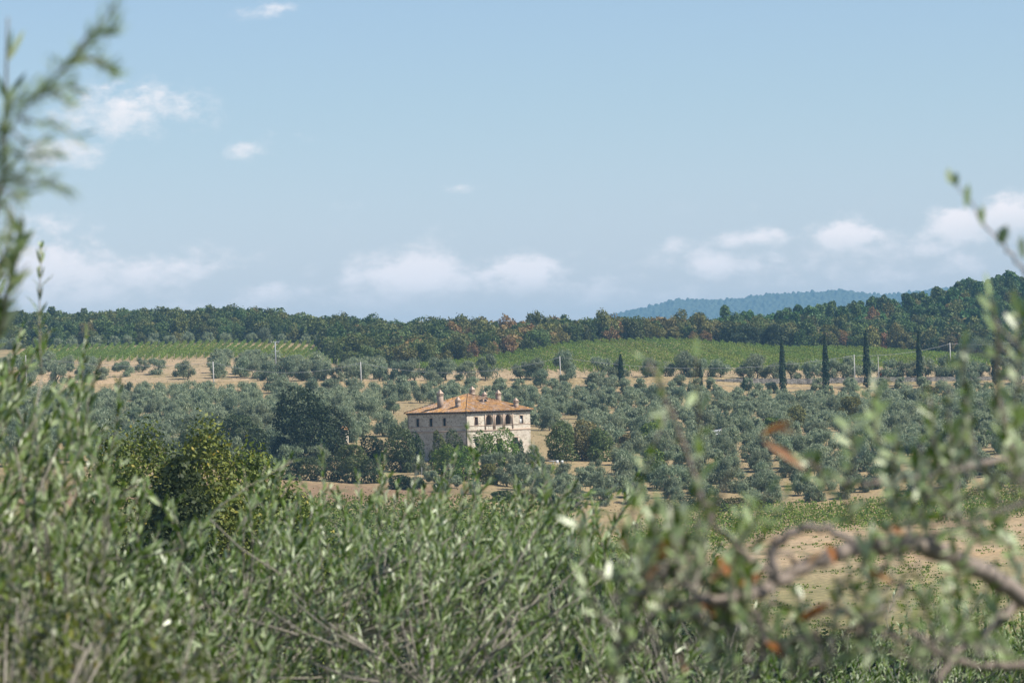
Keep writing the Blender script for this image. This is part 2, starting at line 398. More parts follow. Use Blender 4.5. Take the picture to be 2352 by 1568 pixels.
def crown_arrays(n, rx, ry, rz, size, nl, seed, shape='round', elong=1.5, lobe=(.34, .55), upright=0.0, fill=.15, fringe=.03):
    """leaf clumps spread over the lobes of a crown; base of the crown at z = 0"""
    r = np.random.default_rng(seed)
    c = r.normal(size=(nl, 3)); c = unit(c) * (r.random((nl, 1)) ** .5) * .68
    if shape == 'round': c[:, 2] = c[:, 2] * .8 + .02
    rad = r.uniform(lobe[0], lobe[1], nl)
    if shape == 'cone':
        zz = r.uniform(-.85, .95, nl); w = (1 - (zz + 1) / 2) ** .5 * .66; ang = r.uniform(0, 6.28, nl)
        c = np.stack([w * np.cos(ang), w * np.sin(ang), zz], 1); rad = .22 + .20 * (1 - (zz + 1) / 2)
    if shape == 'dome':
        zz = r.uniform(-.9, .62, nl); w = np.sqrt(np.clip(1 - ((zz + .35) / 1.0) ** 2, 0, 1)) * .66 * r.random(nl) ** .35; ang = r.uniform(0, 6.28, nl)
        c = np.stack([w * np.cos(ang), w * np.sin(ang), zz], 1); rad = r.uniform(lobe[0], lobe[1], nl) * 1.05
    if shape == 'flat':
        c[:, 2] *= .4; rad *= .8
    pts = []; nor = []
    while sum(len(p) for p in pts) < n:
        m = n * 2; k = r.integers(0, nl, m); d = unit(r.normal(size=(m, 3)))
        rr = rad[k] * (1 - fill * r.random(m) ** .7)
        p = c[k] + d * rr[:, None]
        dist = np.linalg.norm(p[:, None, :] - c[None], axis=2) / rad[None]
        dist[np.arange(m), k] = 9
        ok = (dist.min(1) > .82) & (p[:, 2] > -1.02)
        pts.append(p[ok]); nor.append(d[ok])
    p = np.concatenate(pts)[:n]; nn = np.concatenate(nor)[:n]
    p = p + r.normal(0, fringe, (n, 3)) * np.array([1, 1, 1.2])
    p[:, 2] = (p[:, 2] + 1) / 2 * 1.0
    p = p * np.array([rx, ry, rz]); nn = unit(nn * np.array([1 / rx, 1 / ry, 1 / rz]) * rx)
    nrm = unit(nn * .55 + r.normal(size=(n, 3)) * .55 + np.array([0, 0, .25]))
    tan = unit(np.cross(nrm, r.normal(size=(n, 3)) + np.array([0, 0, upright * 3])))
    if upright: tan = unit(np.cross(nrm, tan) * 1.0 + r.normal(size=(n, 3)) * .4); tan = unit(tan - nrm * (tan * nrm).sum(1, keepdims=True))
    bi = np.cross(nrm, tan)
    s = size * r.uniform(.6, 1.35, (n, 1))
    v = np.stack([p - tan * s * elong * .6, p + bi * s * .5, p + tan * s * elong * .6, p - bi * s * .5], 1).reshape(-1, 3)
    rnd = np.clip(r.normal(.5, .22, n), 0, 1)
    lobe_tone = r.normal(0, .10, nl)
    return v, rnd

def quads_mesh(name, v, rnd, mats):
    n = len(v) // 4
    return np_mesh(name, v, np.arange(4 * n), np.full(n, 4), mats, rnd)

def trunk_mesh(name, h, r, limbs, spread, seed, mat=None, lean=.1):
    rr = random.Random(seed); mb = MB()
    fork = h * rr.uniform(.25, .4)
    top = np.array([rr.uniform(-lean, lean) * h, rr.uniform(-lean, lean) * h, fork])
    mb.tube([(0, 0, -.3), (top * .5) + np.array([rr.uniform(-.1, .1), 0, 0]), top], [r * 1.35, r, r * .85], 7)
    for k in range(limbs):
        a = 6.28 * (k + rr.random() * .6) / limbs
        e = np.array([math.cos(a) * spread, math.sin(a) * spread, h])
        mid = top * .5 + e * .5 + np.array([math.cos(a) * spread * .25, math.sin(a) * spread * .25, 0])
        mb.tube([top - np.array([0, 0, .1]), mid, e], [r * .6, r * .4, r * .12], 5)
    return mb.mesh(name, [mat or M_BARK], True)

class Kind:
    """a few crown and trunk shapes shared by all trees of one kind"""
    def __init__(s, name, mat, n, size, rx, rz, base, nl, variants=4, seed=0, trunk_r=.2, limbs=4, merged=False, **kw):
        s.name = name; s.meshes = []; s.rx = rx; s.h = base + rz
        for k in range(variants):
            v, rnd = crown_arrays(n, rx, rx * .95, rz, size, nl, seed * 100 + k, **kw)
            v = v + np.array([0, 0, base])
            tr = trunk_mesh(name + "_trunk", base + rz * .55, trunk_r, limbs, rx * .45, seed * 100 + k)
            if merged:
                tv = np.array([w.co for w in tr.vertices]); nf = len(v) // 4
                tl = [i + len(v) for p in tr.polygons for i in p.vertices]; tt = [len(p.vertices) for p in tr.polygons]
                s.meshes.append(np_mesh(name, np.concatenate([v, tv]), np.concatenate([np.arange(len(v)), tl]), np.concatenate([np.full(nf, 4), tt]),
                                        [mat, M_BARK], np.concatenate([rnd, np.full(len(tt), .5)]), np.concatenate([np.zeros(nf), np.ones(len(tt))])))
            else:
                s.meshes.append((tr, quads_mesh(name + "_crown", v, rnd, [mat])))
        s.merged = merged
    def place(s, x, y, z, sc, szz, rot, label, cat='tree', group=None, name=None):
        k = random.randrange(len(s.meshes))
        if s.merged:
            o = link(name or s.name, s.meshes[k])
        else:
            o = empty(name or s.name, (x, y, z))
            link("trunk", s.meshes[k][0], o); link("crown", s.meshes[k][1], o)
        o.location = (x, y, z); o.scale = (sc * random.uniform(.85, 1.15), sc * random.uniform(.85, 1.15), szz); o.rotation_euler = (0, 0, rot)
        return tag(o, label, cat, group)

ORD = "first second third fourth fifth sixth seventh eighth ninth tenth eleventh twelfth thirteenth fourteenth fifteenth sixteenth seventeenth eighteenth nineteenth".split()
TENS = {20: 'twent', 30: 'thirt', 40: 'fort', 50: 'fift', 60: 'sixt', 70: 'sevent', 80: 'eight', 90: 'ninet'}
def ordw(n):
    if n <= 19: return ORD[n - 1]
    if n >= 100: return ("one hundred " + ordw(n - 100)) if n > 100 else "hundredth"
    tn, on = n // 10 * 10, n % 10
    return TENS[tn] + ('ieth' if on == 0 else 'y-' + ORD[on - 1])

K_OLIVE = Kind("olive_tree", M_OLIVE, 2600, .135, 2.85, 4.0, .10, 12, 9, 1, .13, 4, shape="dome", elong=3.4, lobe=(.18, .46), upright=.9, fill=.7, fringe=.08)
K_OAK = Kind("oak_tree", M_OAK, 2000, .34, 4.1, 7.8, .0, 18, 7, 2, .25, 4, merged=True, lobe=(.2, .40), fill=.3, fringe=.05, shape="dome")
K_RUST = Kind("dry_oak_tree", M_RUST, 1500, .32, 3.5, 6.8, .0, 14, 3, 3, .22, 4, merged=True, fill=.5, lobe=(.2, .40), fringe=.06, shape="dome")
K_YOAK = Kind("yellowing_tree", M_YOAK, 1700, .33, 3.8, 7.2, .0, 15, 4, 4, .22, 4, merged=True, lobe=(.2, .40), fill=.3, fringe=.05, shape="dome")
K_PINE = Kind("pine_tree", M_PINE, 1500, .38, 3.5, 7.2, 1.2, 20, 5, 5, .25, 3, merged=True, shape='cone')
K_UPINE = Kind("umbrella_pine", M_UPINE, 1200, .40, 4.6, 3.2, 6.0, 8, 2, 6, .3, 5, merged=True, shape='flat')

# ------------------------------------------------------------------ which distant trees show
def visible_share(items):
    """items: (x, y, half width, z0, z1); share of the frame each one shows, near ones hiding far ones and the ground hiding both"""
    st = 4; na = 620; nb = 400; a_min = -1240; b_min = -760
    covered = np.zeros((na, nb), bool)
    aa = a_min + st * np.arange(na); bb = b_min + st * np.arange(nb)
    ys = np.arange(300, 1700, 4.0)
    gb = np.maximum.accumulate(np.stack([ground(aa / FPX * y, np.full(na, y)) / y * FPX for y in ys], 0), 0)
    order = sorted(range(len(items)), key=lambda i: items[i][1]); out = np.zeros(len(items))
    for i in order:
        x, y, w, z0, z1 = items[i]
        ac, b0, b1, rw = x / y * FPX, z0 / y * FPX, z1 / y * FPX, w / y * FPX
        i0 = int(max((ac - rw - a_min) / st, 0)); i1 = int(min((ac + rw - a_min) / st + 1, na))
        j0 = int(max((b0 - b_min) / st, 0)); j1 = int(min((b1 - b_min) / st + 1, nb))
        if i1 <= i0 or j1 <= j0: continue
        A, B = np.meshgrid(aa[i0:i1], bb[j0:j1], indexing='ij')
        inside = ((A - ac) / rw) ** 2 + ((B - (b0 + b1) / 2) / ((b1 - b0) / 2 + .1)) ** 2 < 1
        k = int(np.clip((y - 8 - 300) / 4, 0, len(ys) - 1))
        vis = inside & ~covered[i0:i1, j0:j1] & (B > gb[k][i0:i1, None])
        out[i] = vis.sum()
        covered[i0:i1, j0:j1] |= inside
    return out

# ------------------------------------------------------------------ the farmhouse
HC = P(1071.7, 945.5, 690)                       # near top corner of the walls
th = math.radians(43.7); HL = 15.6
eR = np.array([math.cos(th), math.sin(th), 0]); eL = np.array([-math.sin(th), math.cos(th), 0]); eZ = np.array([0, 0, 1.0])
ZT = HC[2]; ZB = gz(HC[0], 695) - 1.2
HO = np.array([HC[0], HC[1], ZT])
WALLH = ZT - ZB
def stone_mat(name, c1, c2, c3, mortar, scale):
    m, t, b = new_mat(name)
    c = t.nodes.new('ShaderNodeTexCoord'); mp = t.nodes.new('ShaderNodeMapping'); mp.inputs['Scale'].default_value = (1, 1, 1.6)
    v = t.nodes.new('ShaderNodeTexVoronoi'); v.inputs['Scale'].default_value = scale
    v2 = t.nodes.new('ShaderNodeTexVoronoi'); v2.inputs['Scale'].default_value = scale; v2.feature = 'DISTANCE_TO_EDGE'
    t.links.new(c.outputs['Object'], mp.inputs[0]); t.links.new(mp.outputs[0], v.inputs['Vector']); t.links.new(mp.outputs[0], v2.inputs['Vector'])
    sp = t.nodes.new('ShaderNodeSeparateColor'); t.links.new(v.outputs['Color'], sp.inputs[0])
    col = ramp(t, sp.outputs[0], [(0, c1), (.3, c2), (.7, c3), (1, c2)])
    e = ramp(t, v2.outputs['Distance'], [(.02, (1, 1, 1)), (.07, (0, 0, 0))])
    mx = t.nodes.new('ShaderNodeMix'); mx.data_type = 'RGBA'; t.links.new(e, mx.inputs[0]); t.links.new(col, mx.inputs[6]); mx.inputs[7].default_value = (*mortar, 1)
    n = t.nodes.new('ShaderNodeTexNoise'); n.inputs['Scale'].default_value = .5; n.inputs['Detail'].default_value = 4; t.links.new(c.outputs['Object'], n.inputs['Vector'])
    mx2 = t.nodes.new('ShaderNodeMix'); mx2.data_type = 'RGBA'; mx2.blend_type = 'MULTIPLY'; mx2.inputs[0].default_value = .6
    t.links.new(mx.outputs[2], mx2.inputs[6]); t.links.new(ramp(t, n.outputs[0], [(.3, (.72, .70, .68)), (.65, (1.1, 1.08, 1.05))]), mx2.inputs[7])
    t.links.new(mx2.outputs[2], b.inputs['Base Color'])
    bp = t.nodes.new('ShaderNodeBump'); bp.inputs['Strength'].default_value = .5; bp.inputs['Distance'].default_value = .05
    t.links.new(v2.outputs['Distance'], bp.inputs['Height']); t.links.new(bp.outputs[0], b.inputs['Normal'])
    return m
M_STONE = stone_mat("field_stone", (.34, .28, .21), (.53, .46, .36), (.66, .60, .50), (.64, .57, .47), 2.6)
M_BRICK = noise_mat("pink_brick", g3((.42, .31, .23), (.52, .39, .29), (.60, .48, .38)), 4, 5)
M_PLASTER = noise_mat("old_plaster", g3((.30, .22, .165), (.36, .27, .20), (.42, .32, .25)), 2, 4)
M_LOGGIA = noise_mat("ochre_plaster", g3((.22, .14, .09), (.27, .175, .115), (.31, .21, .14)), 1.2, 4)
M_SHUT = noise_mat("brown_shutter", g3((.035, .018, .012), (.055, .028, .018), (.08, .042, .028)), 3)
M_TIMBER = noise_mat("eave_timber", g3((.10, .065, .045), (.15, .10, .07), (.20, .14, .10)), 3)
M_GLASS, tg, bgm = new_mat("window_glass"); bgm.inputs['Base Color'].default_value = (.03, .04, .05, 1); bgm.inputs['Roughness'].default_value = .08; bgm.inputs['Specular IOR Level'].default_value = .6
M_GUTTER = noise_mat("brown_gutter", g3((.06, .04, .03), (.085, .06, .045), (.11, .08, .06)), 2, rough=.5)
# roof tiles: rows of curved tiles down the slope, patches of orange lichen
M_TILE, t, b = new_mat("lichened_roof_tile")
c = t.nodes.new('ShaderNodeTexCoord')
n1_ = t.nodes.new('ShaderNodeTexNoise'); n1_.inputs['Scale'].default_value = .75; n1_.inputs['Detail'].default_value = 6; n1_.inputs['Roughness'].default_value = .7
n2_ = t.nodes.new('ShaderNodeTexVoronoi'); n2_.inputs['Scale'].default_value = 3.2
t.links.new(c.outputs['Object'], n1_.inputs['Vector']); t.links.new(c.outputs['Object'], n2_.inputs['Vector'])
cl = ramp(t, n1_.outputs[0], [(.32, (.46, .38, .32)), (.44, (.34, .225, .145)), (.54, (.41, .225, .085)), (.68, (.46, .245, .06))])
sp = t.nodes.new('ShaderNodeSeparateColor'); t.links.new(n2_.outputs['Color'], sp.inputs[0])
cl2 = ramp(t, sp.outputs[0], [(0, (.62, .58, .55)), (.5, (.95, .93, .92)), (.85, (1.15, 1.15, 1.15)), (1, (1.45, 1.5, 1.55))])
mx = t.nodes.new('ShaderNodeMix'); mx.data_type = 'RGBA'; mx.blend_type = 'MULTIPLY'; mx.inputs[0].default_value = 1
t.links.new(cl, mx.inputs[6]); t.links.new(cl2, mx.inputs[7]); t.links.new(mx.outputs[2], b.inputs['Base Color'])

house = empty("farmhouse", tuple(HO + eZ * (ZB - ZT) + (eR + eL) * HL / 2))
tag(house, "large stone farmhouse with hipped lichen-orange tile roof and a three-arched loggia", "house")
HB = np.array(house.location)
def hpart(mb, name, mats, parent=None, smooth=False):
    """geometry is collected in world coordinates; store it relative to the house"""
    mb.v = [tuple(np.array(p) - HB) for p in mb.v]
    o = mb.obj(name, mats, house, smooth)
    if parent is not None and parent is not house: o.parent = parent
    return o

def facade(mb, o, e, nrm, length, holes):
    """wall with openings; holes: lists of (s, t) with t downwards from the wall top"""
    outer = [(0, 0), (length, 0), (length, WALLH), (0, WALLH)]
    loops = [[Vector((s, -t, 0)) for s, t in outer]] + [[Vector((s, -t, 0)) for s, t in h] for h in holes]
    flat = [p for l in loops for p in l]
    for tri in tessellate_polygon(loops):
        pts = [o + e * flat[i].x + eZ * flat[i].y for i in tri]
        if np.dot(np.cross(pts[1] - pts[0], pts[2] - pts[0]), nrm) < 0: pts = pts[::-1]
        mb.poly(pts)
def reveal(mb, o, e, nrm, hole, depth, m=0):
    for i in range(len(hole)):
        (s0, t0), (s1, t1) = hole[i], hole[(i + 1) % len(hole)]
        a = o + e * s0 - eZ * t0; b2 = o + e * s1 - eZ * t1
        mb.poly([a, b2, b2 - nrm * depth, a - nrm * depth], m)
def rect(s0, s1, t0, t1): return [(s0, t0), (s1, t0), (s1, t1), (s0, t1)]
def arch(s0, s1, t0, t1, n=10):
    r = (s1 - s0) / 2; c0 = (s0 + s1) / 2
    return [(s0, t1)] + [(c0 - r * math.cos(math.pi * k / n), t0 + r - r * math.sin(math.pi * k / n)) for k in range(n + 1)] + [(s1, t1)]
nR = np.cross(eR, eZ); nL = -np.cross(eL, eZ)
if nR[1] > 0: nR = -nR
if nL[1] > 0: nL = -nL
rwin = [rect(1.88, 2.68, 1.02, 2.46), rect(13.0, 13.8, 1.02, 2.46)]
arches = [arch(4.62, 6.22, .66, 2.50), arch(7.0, 8.6, .66, 2.50), arch(9.37, 10.97, .66, 2.50)]
lwin = [rect(s, s + .80, 1.02, 2.46) for s in (5.5, 9.05, 12.6)]
gwinR = [rect(3.2, 4.2, 4.9, 6.6), rect(11.4, 12.4, 4.9, 6.6)]
gdoor = rect(7.1, 8.5, 4.9, 8.2)
wall = MB()
facade(wall, HO, eR, nR, HL, rwin + arches + gwinR + [gdoor])
facade(wall, HO, eL, nL, HL, lwin)
for h in rwin + gwinR + [gdoor]: reveal(wall, HO, eR, nR, h, .24)
for h in arches: reveal(wall, HO, eR, nR, h, .45)
for h in lwin: reveal(wall, HO, eL, nL, h, .24)
HF = HO + (eR + eL) * HL
facade(wall, HF, -eR, -nR, HL, []); facade(wall, HF, -eL, -nL, HL, [])
hpart(wall, "wall", [M_STONE])
# loggia behind the arches
lg = MB(); d0, d1 = .45, 3.0
lo = HO - nR * d0
lg.poly([lo + eR * 4.3 - eZ * .3 - nR * (d1 - d0), lo + eR * 11.3 - eZ * .3 - nR * (d1 - d0), lo + eR * 11.3 - eZ * 2.75 - nR * (d1 - d0), lo + eR * 4.3 - eZ * 2.75 - nR * (d1 - d0)])
for s in (4.3, 11.3):
    lg.poly([lo + eR * s - eZ * .3, lo + eR * s - eZ * .3 - nR * 2.55, lo + eR * s - eZ * 2.75 - nR * 2.55, lo + eR * s - eZ * 2.75])
for tt in (.3, 2.75):
    lg.poly([lo + eR * 4.3 - eZ * tt, lo + eR * 11.3 - eZ * tt, lo + eR * 11.3 - eZ * tt - nR * 2.55, lo + eR * 4.3 - eZ * tt - nR * 2.55])
loggia = hpart(lg, "loggia", [M_LOGGIA])
dr = MB(); dr.box(HO - nR * 2.92, eR, nR, eZ, 4.75, 5.85, -.03, .03, -2.74, -.75); hpart(dr, "door", [M_BLACK], loggia)  # black panel painted in for the dark of the open doorway
# brickwork trim: sill course, floor band, pilasters, arch rings
tr = MB()
for (o, e, n) in ((HO, eR, nR), (HO, eL, nL)):
    cs = -.05
    if e is eR:
        for s0, s1 in ((0, 4.40), (6.44, 6.78), (8.82, 9.15), (11.19, HL)): tr.box(o, e, n, eZ, s0, s1, 0.003, .06, -2.60, -2.47)
    else: tr.box(o, e, n, eZ, .06, HL, 0.003, .06, -2.60, -2.47)
    tr.box(o, e, n, eZ, .0 if e is eR else .07, HL, 0.003, .07, -3.56, -3.28)
for s in (4.40, 6.40, 6.75, 8.78, 9.12, 11.15): tr.box(HO, eR, nR, eZ, s - .06, s + .10, .003, .16, -3.27, -.62)
hpart(tr, "string_course", [M_BRICK])
for a in arches:
    tr = MB()
    s0, s1 = a[0][0], a[-1][0]; r = (s1 - s0) / 2; c0 = (s0 + s1) / 2; tc_ = .66 + r
    for k in range(10):
        a0, a1 = math.pi * k / 10, math.pi * (k + 1) / 10
        ring = lambda an, q_, off: HO + eR * (c0 - q_ * math.cos(an)) - eZ * (tc_ - q_ * math.sin(an)) + nR * off
        tr.poly([ring(a0, r, .04), ring(a1, r, .04), ring(a1, r + .13, .04), ring(a0, r + .13, .04)])
        tr.poly([ring(a0, r, 0), ring(a1, r, 0), ring(a1, r, .04), ring(a0, r, .04)])
    hpart(tr, "arch_trim", [M_BRICK])
    tr = MB(); tr.box(HO, eR, nR, eZ, s0 - .02, s1 + .02, .003, .10, -2.60, -2.50); hpart(tr, "sill", [M_BRICK])
def window(o, e, n, h, shut, name="window"):
    (s0, t0), (s1, t1) = h[0], h[2]
    w = MB(); oo = o - n * .22
    w.box(oo, e, n, eZ, s0, s0 + .07, 0, .06, -t1, -t0); w.box(oo, e, n, eZ, s1 - .07, s1, 0, .06, -t1, -t0)
    w.box(oo, e, n, eZ, s0 + .07, s1 - .07, 0, .06, -t0 - .07, -t0); w.box(oo, e, n, eZ, s0 + .07, s1 - .07, 0, .06, -t1, -t1 + .07)
    w.box(oo, e, n, eZ, (s0 + s1) / 2 - .03, (s0 + s1) / 2 + .03, 0, .05, -t1 + .07, -t0 - .07)
    wo_ = hpart(w, name, [M_SHUT])
    if shut == 'closed':
        p = MB()
        for k in range(9):
            z0 = -t1 + .08 + k * (t1 - t0 - .16) / 9
            p.box(oo, e, n, eZ, s0 + .075, (s0 + s1) / 2 - .035, .03, .09, z0, z0 + .12); p.box(oo, e, n, eZ, (s0 + s1) / 2 + .035, s1 - .075, .03, .09, z0, z0 + .12)
        hpart(p, "shutter", [M_SHUT], wo_)
    else:
        p = MB(); p.box(oo, e, n, eZ, s0 + .07, s1 - .07, .012, .02, -t1 + .07, -t0 - .07); hpart(p, "pane", [M_GLASS], wo_)
    if shut == 'curtain':
        p = MB(); p.box(oo, e, n, eZ, s0 + .1, (s0 + s1) / 2 - .04, .03, .05, -t1 + .08, -t0 - .55); p.box(oo, e, n, eZ, (s0 + s1) / 2 + .05, s1 - .22, .03, .05, -t1 + .08, -t0 - .62)
        hpart(p, "curtain", [M_WHITE], wo_)
    fr = MB()
    fr.box(o, e, n, eZ, s0 - .12, s0, .003, .03, -t1, -t0); fr.box(o, e, n, eZ, s1, s1 + .12, .003, .03, -t1, -t0); fr.box(o, e, n, eZ, s0 - .12, s1 + .12, .003, .035, -t0, -t0 + .16)
    hpart(fr, "frame", [M_BRICK], wo_)
window(HO, eR, nR, rwin[0], 'closed'); window(HO, eR, nR, rwin[1], 'curtain')
for h in lwin: window(HO, eL, nL, h, 'glass')
for h in gwinR: window(HO, eR, nR, h, 'closed')
dr = MB(); dr.box(HO - nR * .22, eR, nR, eZ, 7.1, 8.5, 0, .08, -8.2, -4.9); hpart(dr, "front_door", [M_SHUT])
# roof
OV = .48; RH = 3.12
def RP(s, l, z): return HO + eR * s + eL * l + eZ * z
rc = [RP(-OV, -OV, .02), RP(HL + OV, -OV, .02), RP(HL + OV, HL + OV, .02), RP(-OV, HL + OV, .02)]
ap = RP(HL / 2, HL / 2, RH)
rf = MB()
NT = 52
for i in range(4):
    c0, c1 = rc[i], rc[(i + 1) % 4]
    nn_ = np.cross(c1 - c0, ap - c0); nn_ /= np.linalg.norm(nn_)
    if nn_[2] < 0: nn_ = -nn_
    # ribs of curved tiles running up the slope: each strip a low ridge
    for k in range(NT):
        f0, f1 = k / NT, (k + 1) / NT; fm = (f0 + f1) / 2
        lo0, lo1, lom = c0 + (c1 - c0) * f0, c0 + (c1 - c0) * f1, c0 + (c1 - c0) * fm
        def up(f):
            # straight up the slope until the hip
            g = min(f, 1 - f) * 2; mid = (c0 + c1) / 2; return (c0 + (c1 - c0) * f) + (ap - mid) * g
        hi0, hi1, him = up(f0), up(f1), up(fm)
        hgt = nn_ * .085
        rf.poly([lo0, lom + hgt, him + hgt, hi0]); rf.poly([lom + hgt, lo1, hi1, him + hgt])
    hd_ = (ap - c0); hw = np.cross(hd_, eZ); hw /= np.linalg.norm(hw)
    rf.tube([c0 + eZ * .05, ap + eZ * .06], .13, 6)
roof = hpart(rf, "roof", [M_TILE])
sf = MB()
for i in range(4):
    c0, c1 = rc[i], rc[(i + 1) % 4]; wc = [RP(0, 0, 0), RP(HL, 0, 0), RP(HL, HL, 0), RP(0, HL, 0)]
    dz = eZ * -.10
    sf.poly([c0 - eZ * .01, c1 - eZ * .01, c1 + dz, c0 + dz]); sf.poly([c0 + dz, c1 + dz, wc[(i + 1) % 4] + dz, wc[i] + dz])
for (e, n) in ((eR, nR), (eL, nL)):
    for k in range(24):
        s = .25 + k * (HL - .5) / 23
        sf.box(HO, e, n, eZ, s - .05, s + .05, .01, OV - .05, -.22, -.105)
    sf.box(HO, e, n, eZ, .11 if e is eL else 0.0, HL, .004, .10, -.34, -.225)
hpart(sf, "eave", [M_TIMBER])
gt = MB()
gt.tube([RP(-OV - .05, -OV - .05, -.04), RP(HL + OV, -OV - .05, -.04)], .07, 6); gt.tube([RP(-OV - .05, -OV, -.04), RP(-OV - .05, HL + OV, -.04)], .07, 6)
hpart(gt, "gutter", [M_GUTTER])
for p0 in ((-.09, .12), (-.08, HL - .1)):
    dp = MB(); dp.tube([RP(-OV, p0[1], -.10), RP(p0[0], p0[1], -.55), RP(p0[0], p0[1], -WALLH)], .055, 6); hpart(dp, "downpipe", [M_GUTTER])

def roof_z(s, l):
    d = min(s + OV, l + OV, HL + OV - s, HL + OV - l); return .02 + (RH - .02) * d / (HL / 2 + OV)
def roof_hit(zx, zy):
    """roof point seen at a pixel of the close-up (1500,1400) x 4.273"""
    u, v = (1500 + zx / 4.273) / 1.653, (1400 + zy / 4.273) / 1.653
    for Y in np.arange(688, 720, .02):
        p = P(u, v, Y); r_ = p - HO; s, l = r_ @ eR, r_ @ eL
        if -OV < s < HL + OV and -OV < l < HL + OV and r_[2] <= roof_z(s, l): return s, l
    return None
PXM = 690 / (FPX * 1.653 * 4.273)
def chimney(s, l, w, ztop):
    """square brick stack, smoke openings, little pyramid roof"""
    z0 = roof_z(s, l) - .4; zc = ztop - .74 * (w / .75); zo = zc - .30
    m = MB(); o = RP(s, l, 0); h = w / 2
    m.box(o, eR, eL, eZ, -h, h, -h, h, z0, zo - .08)
    m.box(o, eR, eL, eZ, -h - .05, h + .05, -h - .05, h + .05, zo - .08, zo)
    co = hpart(m, "chimney", [M_PLASTER], roof)
    m = MB()
    for (x, y) in ((-1, -1), (1, -1), (1, 1), (-1, 1)):
        m.box(o, eR, eL, eZ, x * h - .07 * (x > 0) * 2 , x * h + .14 * (x < 0), y * h - .14 * (y > 0), y * h + .14 * (y < 0), zo, zc)
    m.box(o, eR, eL, eZ, -.05, .05, -h, h, zo + .001, zc - .001)
    m.box(o, eR, eL, eZ, -h - .07, h + .07, -h - .07, h + .07, zc, zc + .06)
    b4 = [o + eR * x * (h + .04) + eL * y * (h + .04) + eZ * (zc + .062) for (x, y) in ((-1, -1), (1, -1), (1, 1), (-1, 1))]
    tp = o + eZ * ztop
    for i in range(4): m.poly([b4[i], b4[(i + 1) % 4], tp])
    hpart(m, "chimney_cap", [M_BRICK], co)
def ztop_at(zx, zy, s, l):
    p0 = RP(s, l, 0); return P((1500 + zx / 4.273) / 1.653, (1400 + zy / 4.273) / 1.653, p0[1])[2] - ZT
for (bx, by, topy, w) in ((752, 628, 330, .82), (1037, 615, 445, .72), (1945, 618, 460, .66)):
    s, l = roof_hit(bx, by); l += .25 if bx < 1150 else 0; s += .25 if bx > 1150 else 0
    chimney(s, l, w, ztop_at(bx, topy, s, l))
def lateral(zx):
    return (zx - 1150) * PXM
def sl_from(lat, depth):     # lateral and depth offsets from the apex
    c0 = HL / 2; return c0 + lat * eR[0] + depth * eR[1], c0 + lat * eL[0] + depth * eL[1]
for (zx, topy, dep, w) in ((1215, 275, 1.6, .72), (1417, 362, 1.6, .62), (1645, 335, .3, .72)):
    s, l = sl_from(lateral(zx), dep); chimney(s, l, w, ztop_at(zx, topy, s, l))
# dormer on the sunny slope
s, l = roof_hit(1466, 545)
dm = MB(); o = RP(s, l, 0); zf = roof_z(s, l) - .15; zt_ = zf + .95
dm.box(o, eR, eL, eZ, -.62, -.30, 0, .2, zf, zt_ - .1); dm.box(o, eR, eL, eZ, .30, .62, 0, .2, zf, zt_ - .1)
dm.box(o, eR, eL, eZ, -.30, .30, 0, .2, zf, zf + .2); dm.box(o, eR, eL, eZ, -.30, .30, 0, .2, zt_ - .25, zt_ - .1)
dm.box(o, eR, eL, eZ, -.62, -.50, .2, 3.2, zf, zt_ - .1); dm.box(o, eR, eL, eZ, .50, .62, .2, 3.2, zf, zt_ - .1)
dm.poly([o + eR * -.62 + eZ * (zt_ - .1), o + eR * .62 + eZ * (zt_ - .1), o + eZ * (zt_ + .22)])
dmo = hpart(dm, "dormer", [M_PLASTER], roof)
dt = MB()
for sg in (-1, 1):
    a0, a1 = o + eL * -.15 + eR * sg * .85 + eZ * (zt_ - .17), o + eL * -.15 + eZ * (zt_ + .27)
    dt.poly([a0, a1, a1 + eL * 3.4, a0 + eL * 3.4]); dt.poly([a0 - eZ * .07, a1 - eZ * .07, a1, a0])
hpart(dt, "dormer_roof", [M_TILE], dmo)
dp = MB(); dp.box(o, eR, eL, eZ, -.30, .30, .10, .12, zf + .2, zt_ - .25); hpart(dp, "pane", [M_GLASS], dmo)
FOOT_C = HO + (eR + eL) * HL / 2
def near_house(x, y, m=2.5):
    r_ = np.array([x, y, 0]) - np.array([HO[0], HO[1], 0]); return -m < r_ @ eR < HL + m and -m < r_ @ eL < HL + m

# ------------------------------------------------------------------ single trees and bushes near the house
_one = [0]
def big_plant(u, vtop, Y, w, mat, label, n=2600, size=.24, cat='tree', name='tree', low=0.0, nl=24, du=0.0, group=None, shape='dome', elong=1.4, base_drop=0, parts=True):
    """a tree of its own shape: top at pixel height vtop, standing on the ground at distance Y"""
    _one[0] += 1; sd_ = 9000 + _one[0]
    p = P(u, vtop, Y); g = gz(p[0], Y) - base_drop; h = max((p[2] - g) * 1.06, w * .5)
    w *= 1.12; n = int(n * 1.35)
    v, rnd = crown_arrays(n, w / 2, w / 2 * .95, h * (1 - low), size, nl, sd_, shape=shape, elong=elong, lobe=(.22, .46), fill=.3)
    v = v + np.array([0, 0, h * low])
    o = empty(name, (p[0], Y, g))
    link("trunk", trunk_mesh("trunk", h * .55, max(.07, w * .022), 4, w * .22, sd_), o)
    link("crown", quads_mesh("crown", v, rnd, [mat]), o)
    return tag(o, label, cat, group)
big_plant(694, 893, 688, 13.5, M_DARK, "broad dark evergreen oak, the biggest tree left of the farmhouse", 7000, .30, nl=26, name='oak_tree')
big_plant(768, 935, 694, 6.5, M_DARK, "dark oak tree leaning out right of the biggest dark oak", 2600, .28, name='oak_tree')
big_plant(548, 945, 700, 8.5, M_MIDGREEN, "dull green round tree left of the biggest dark oak", 3000, .26)
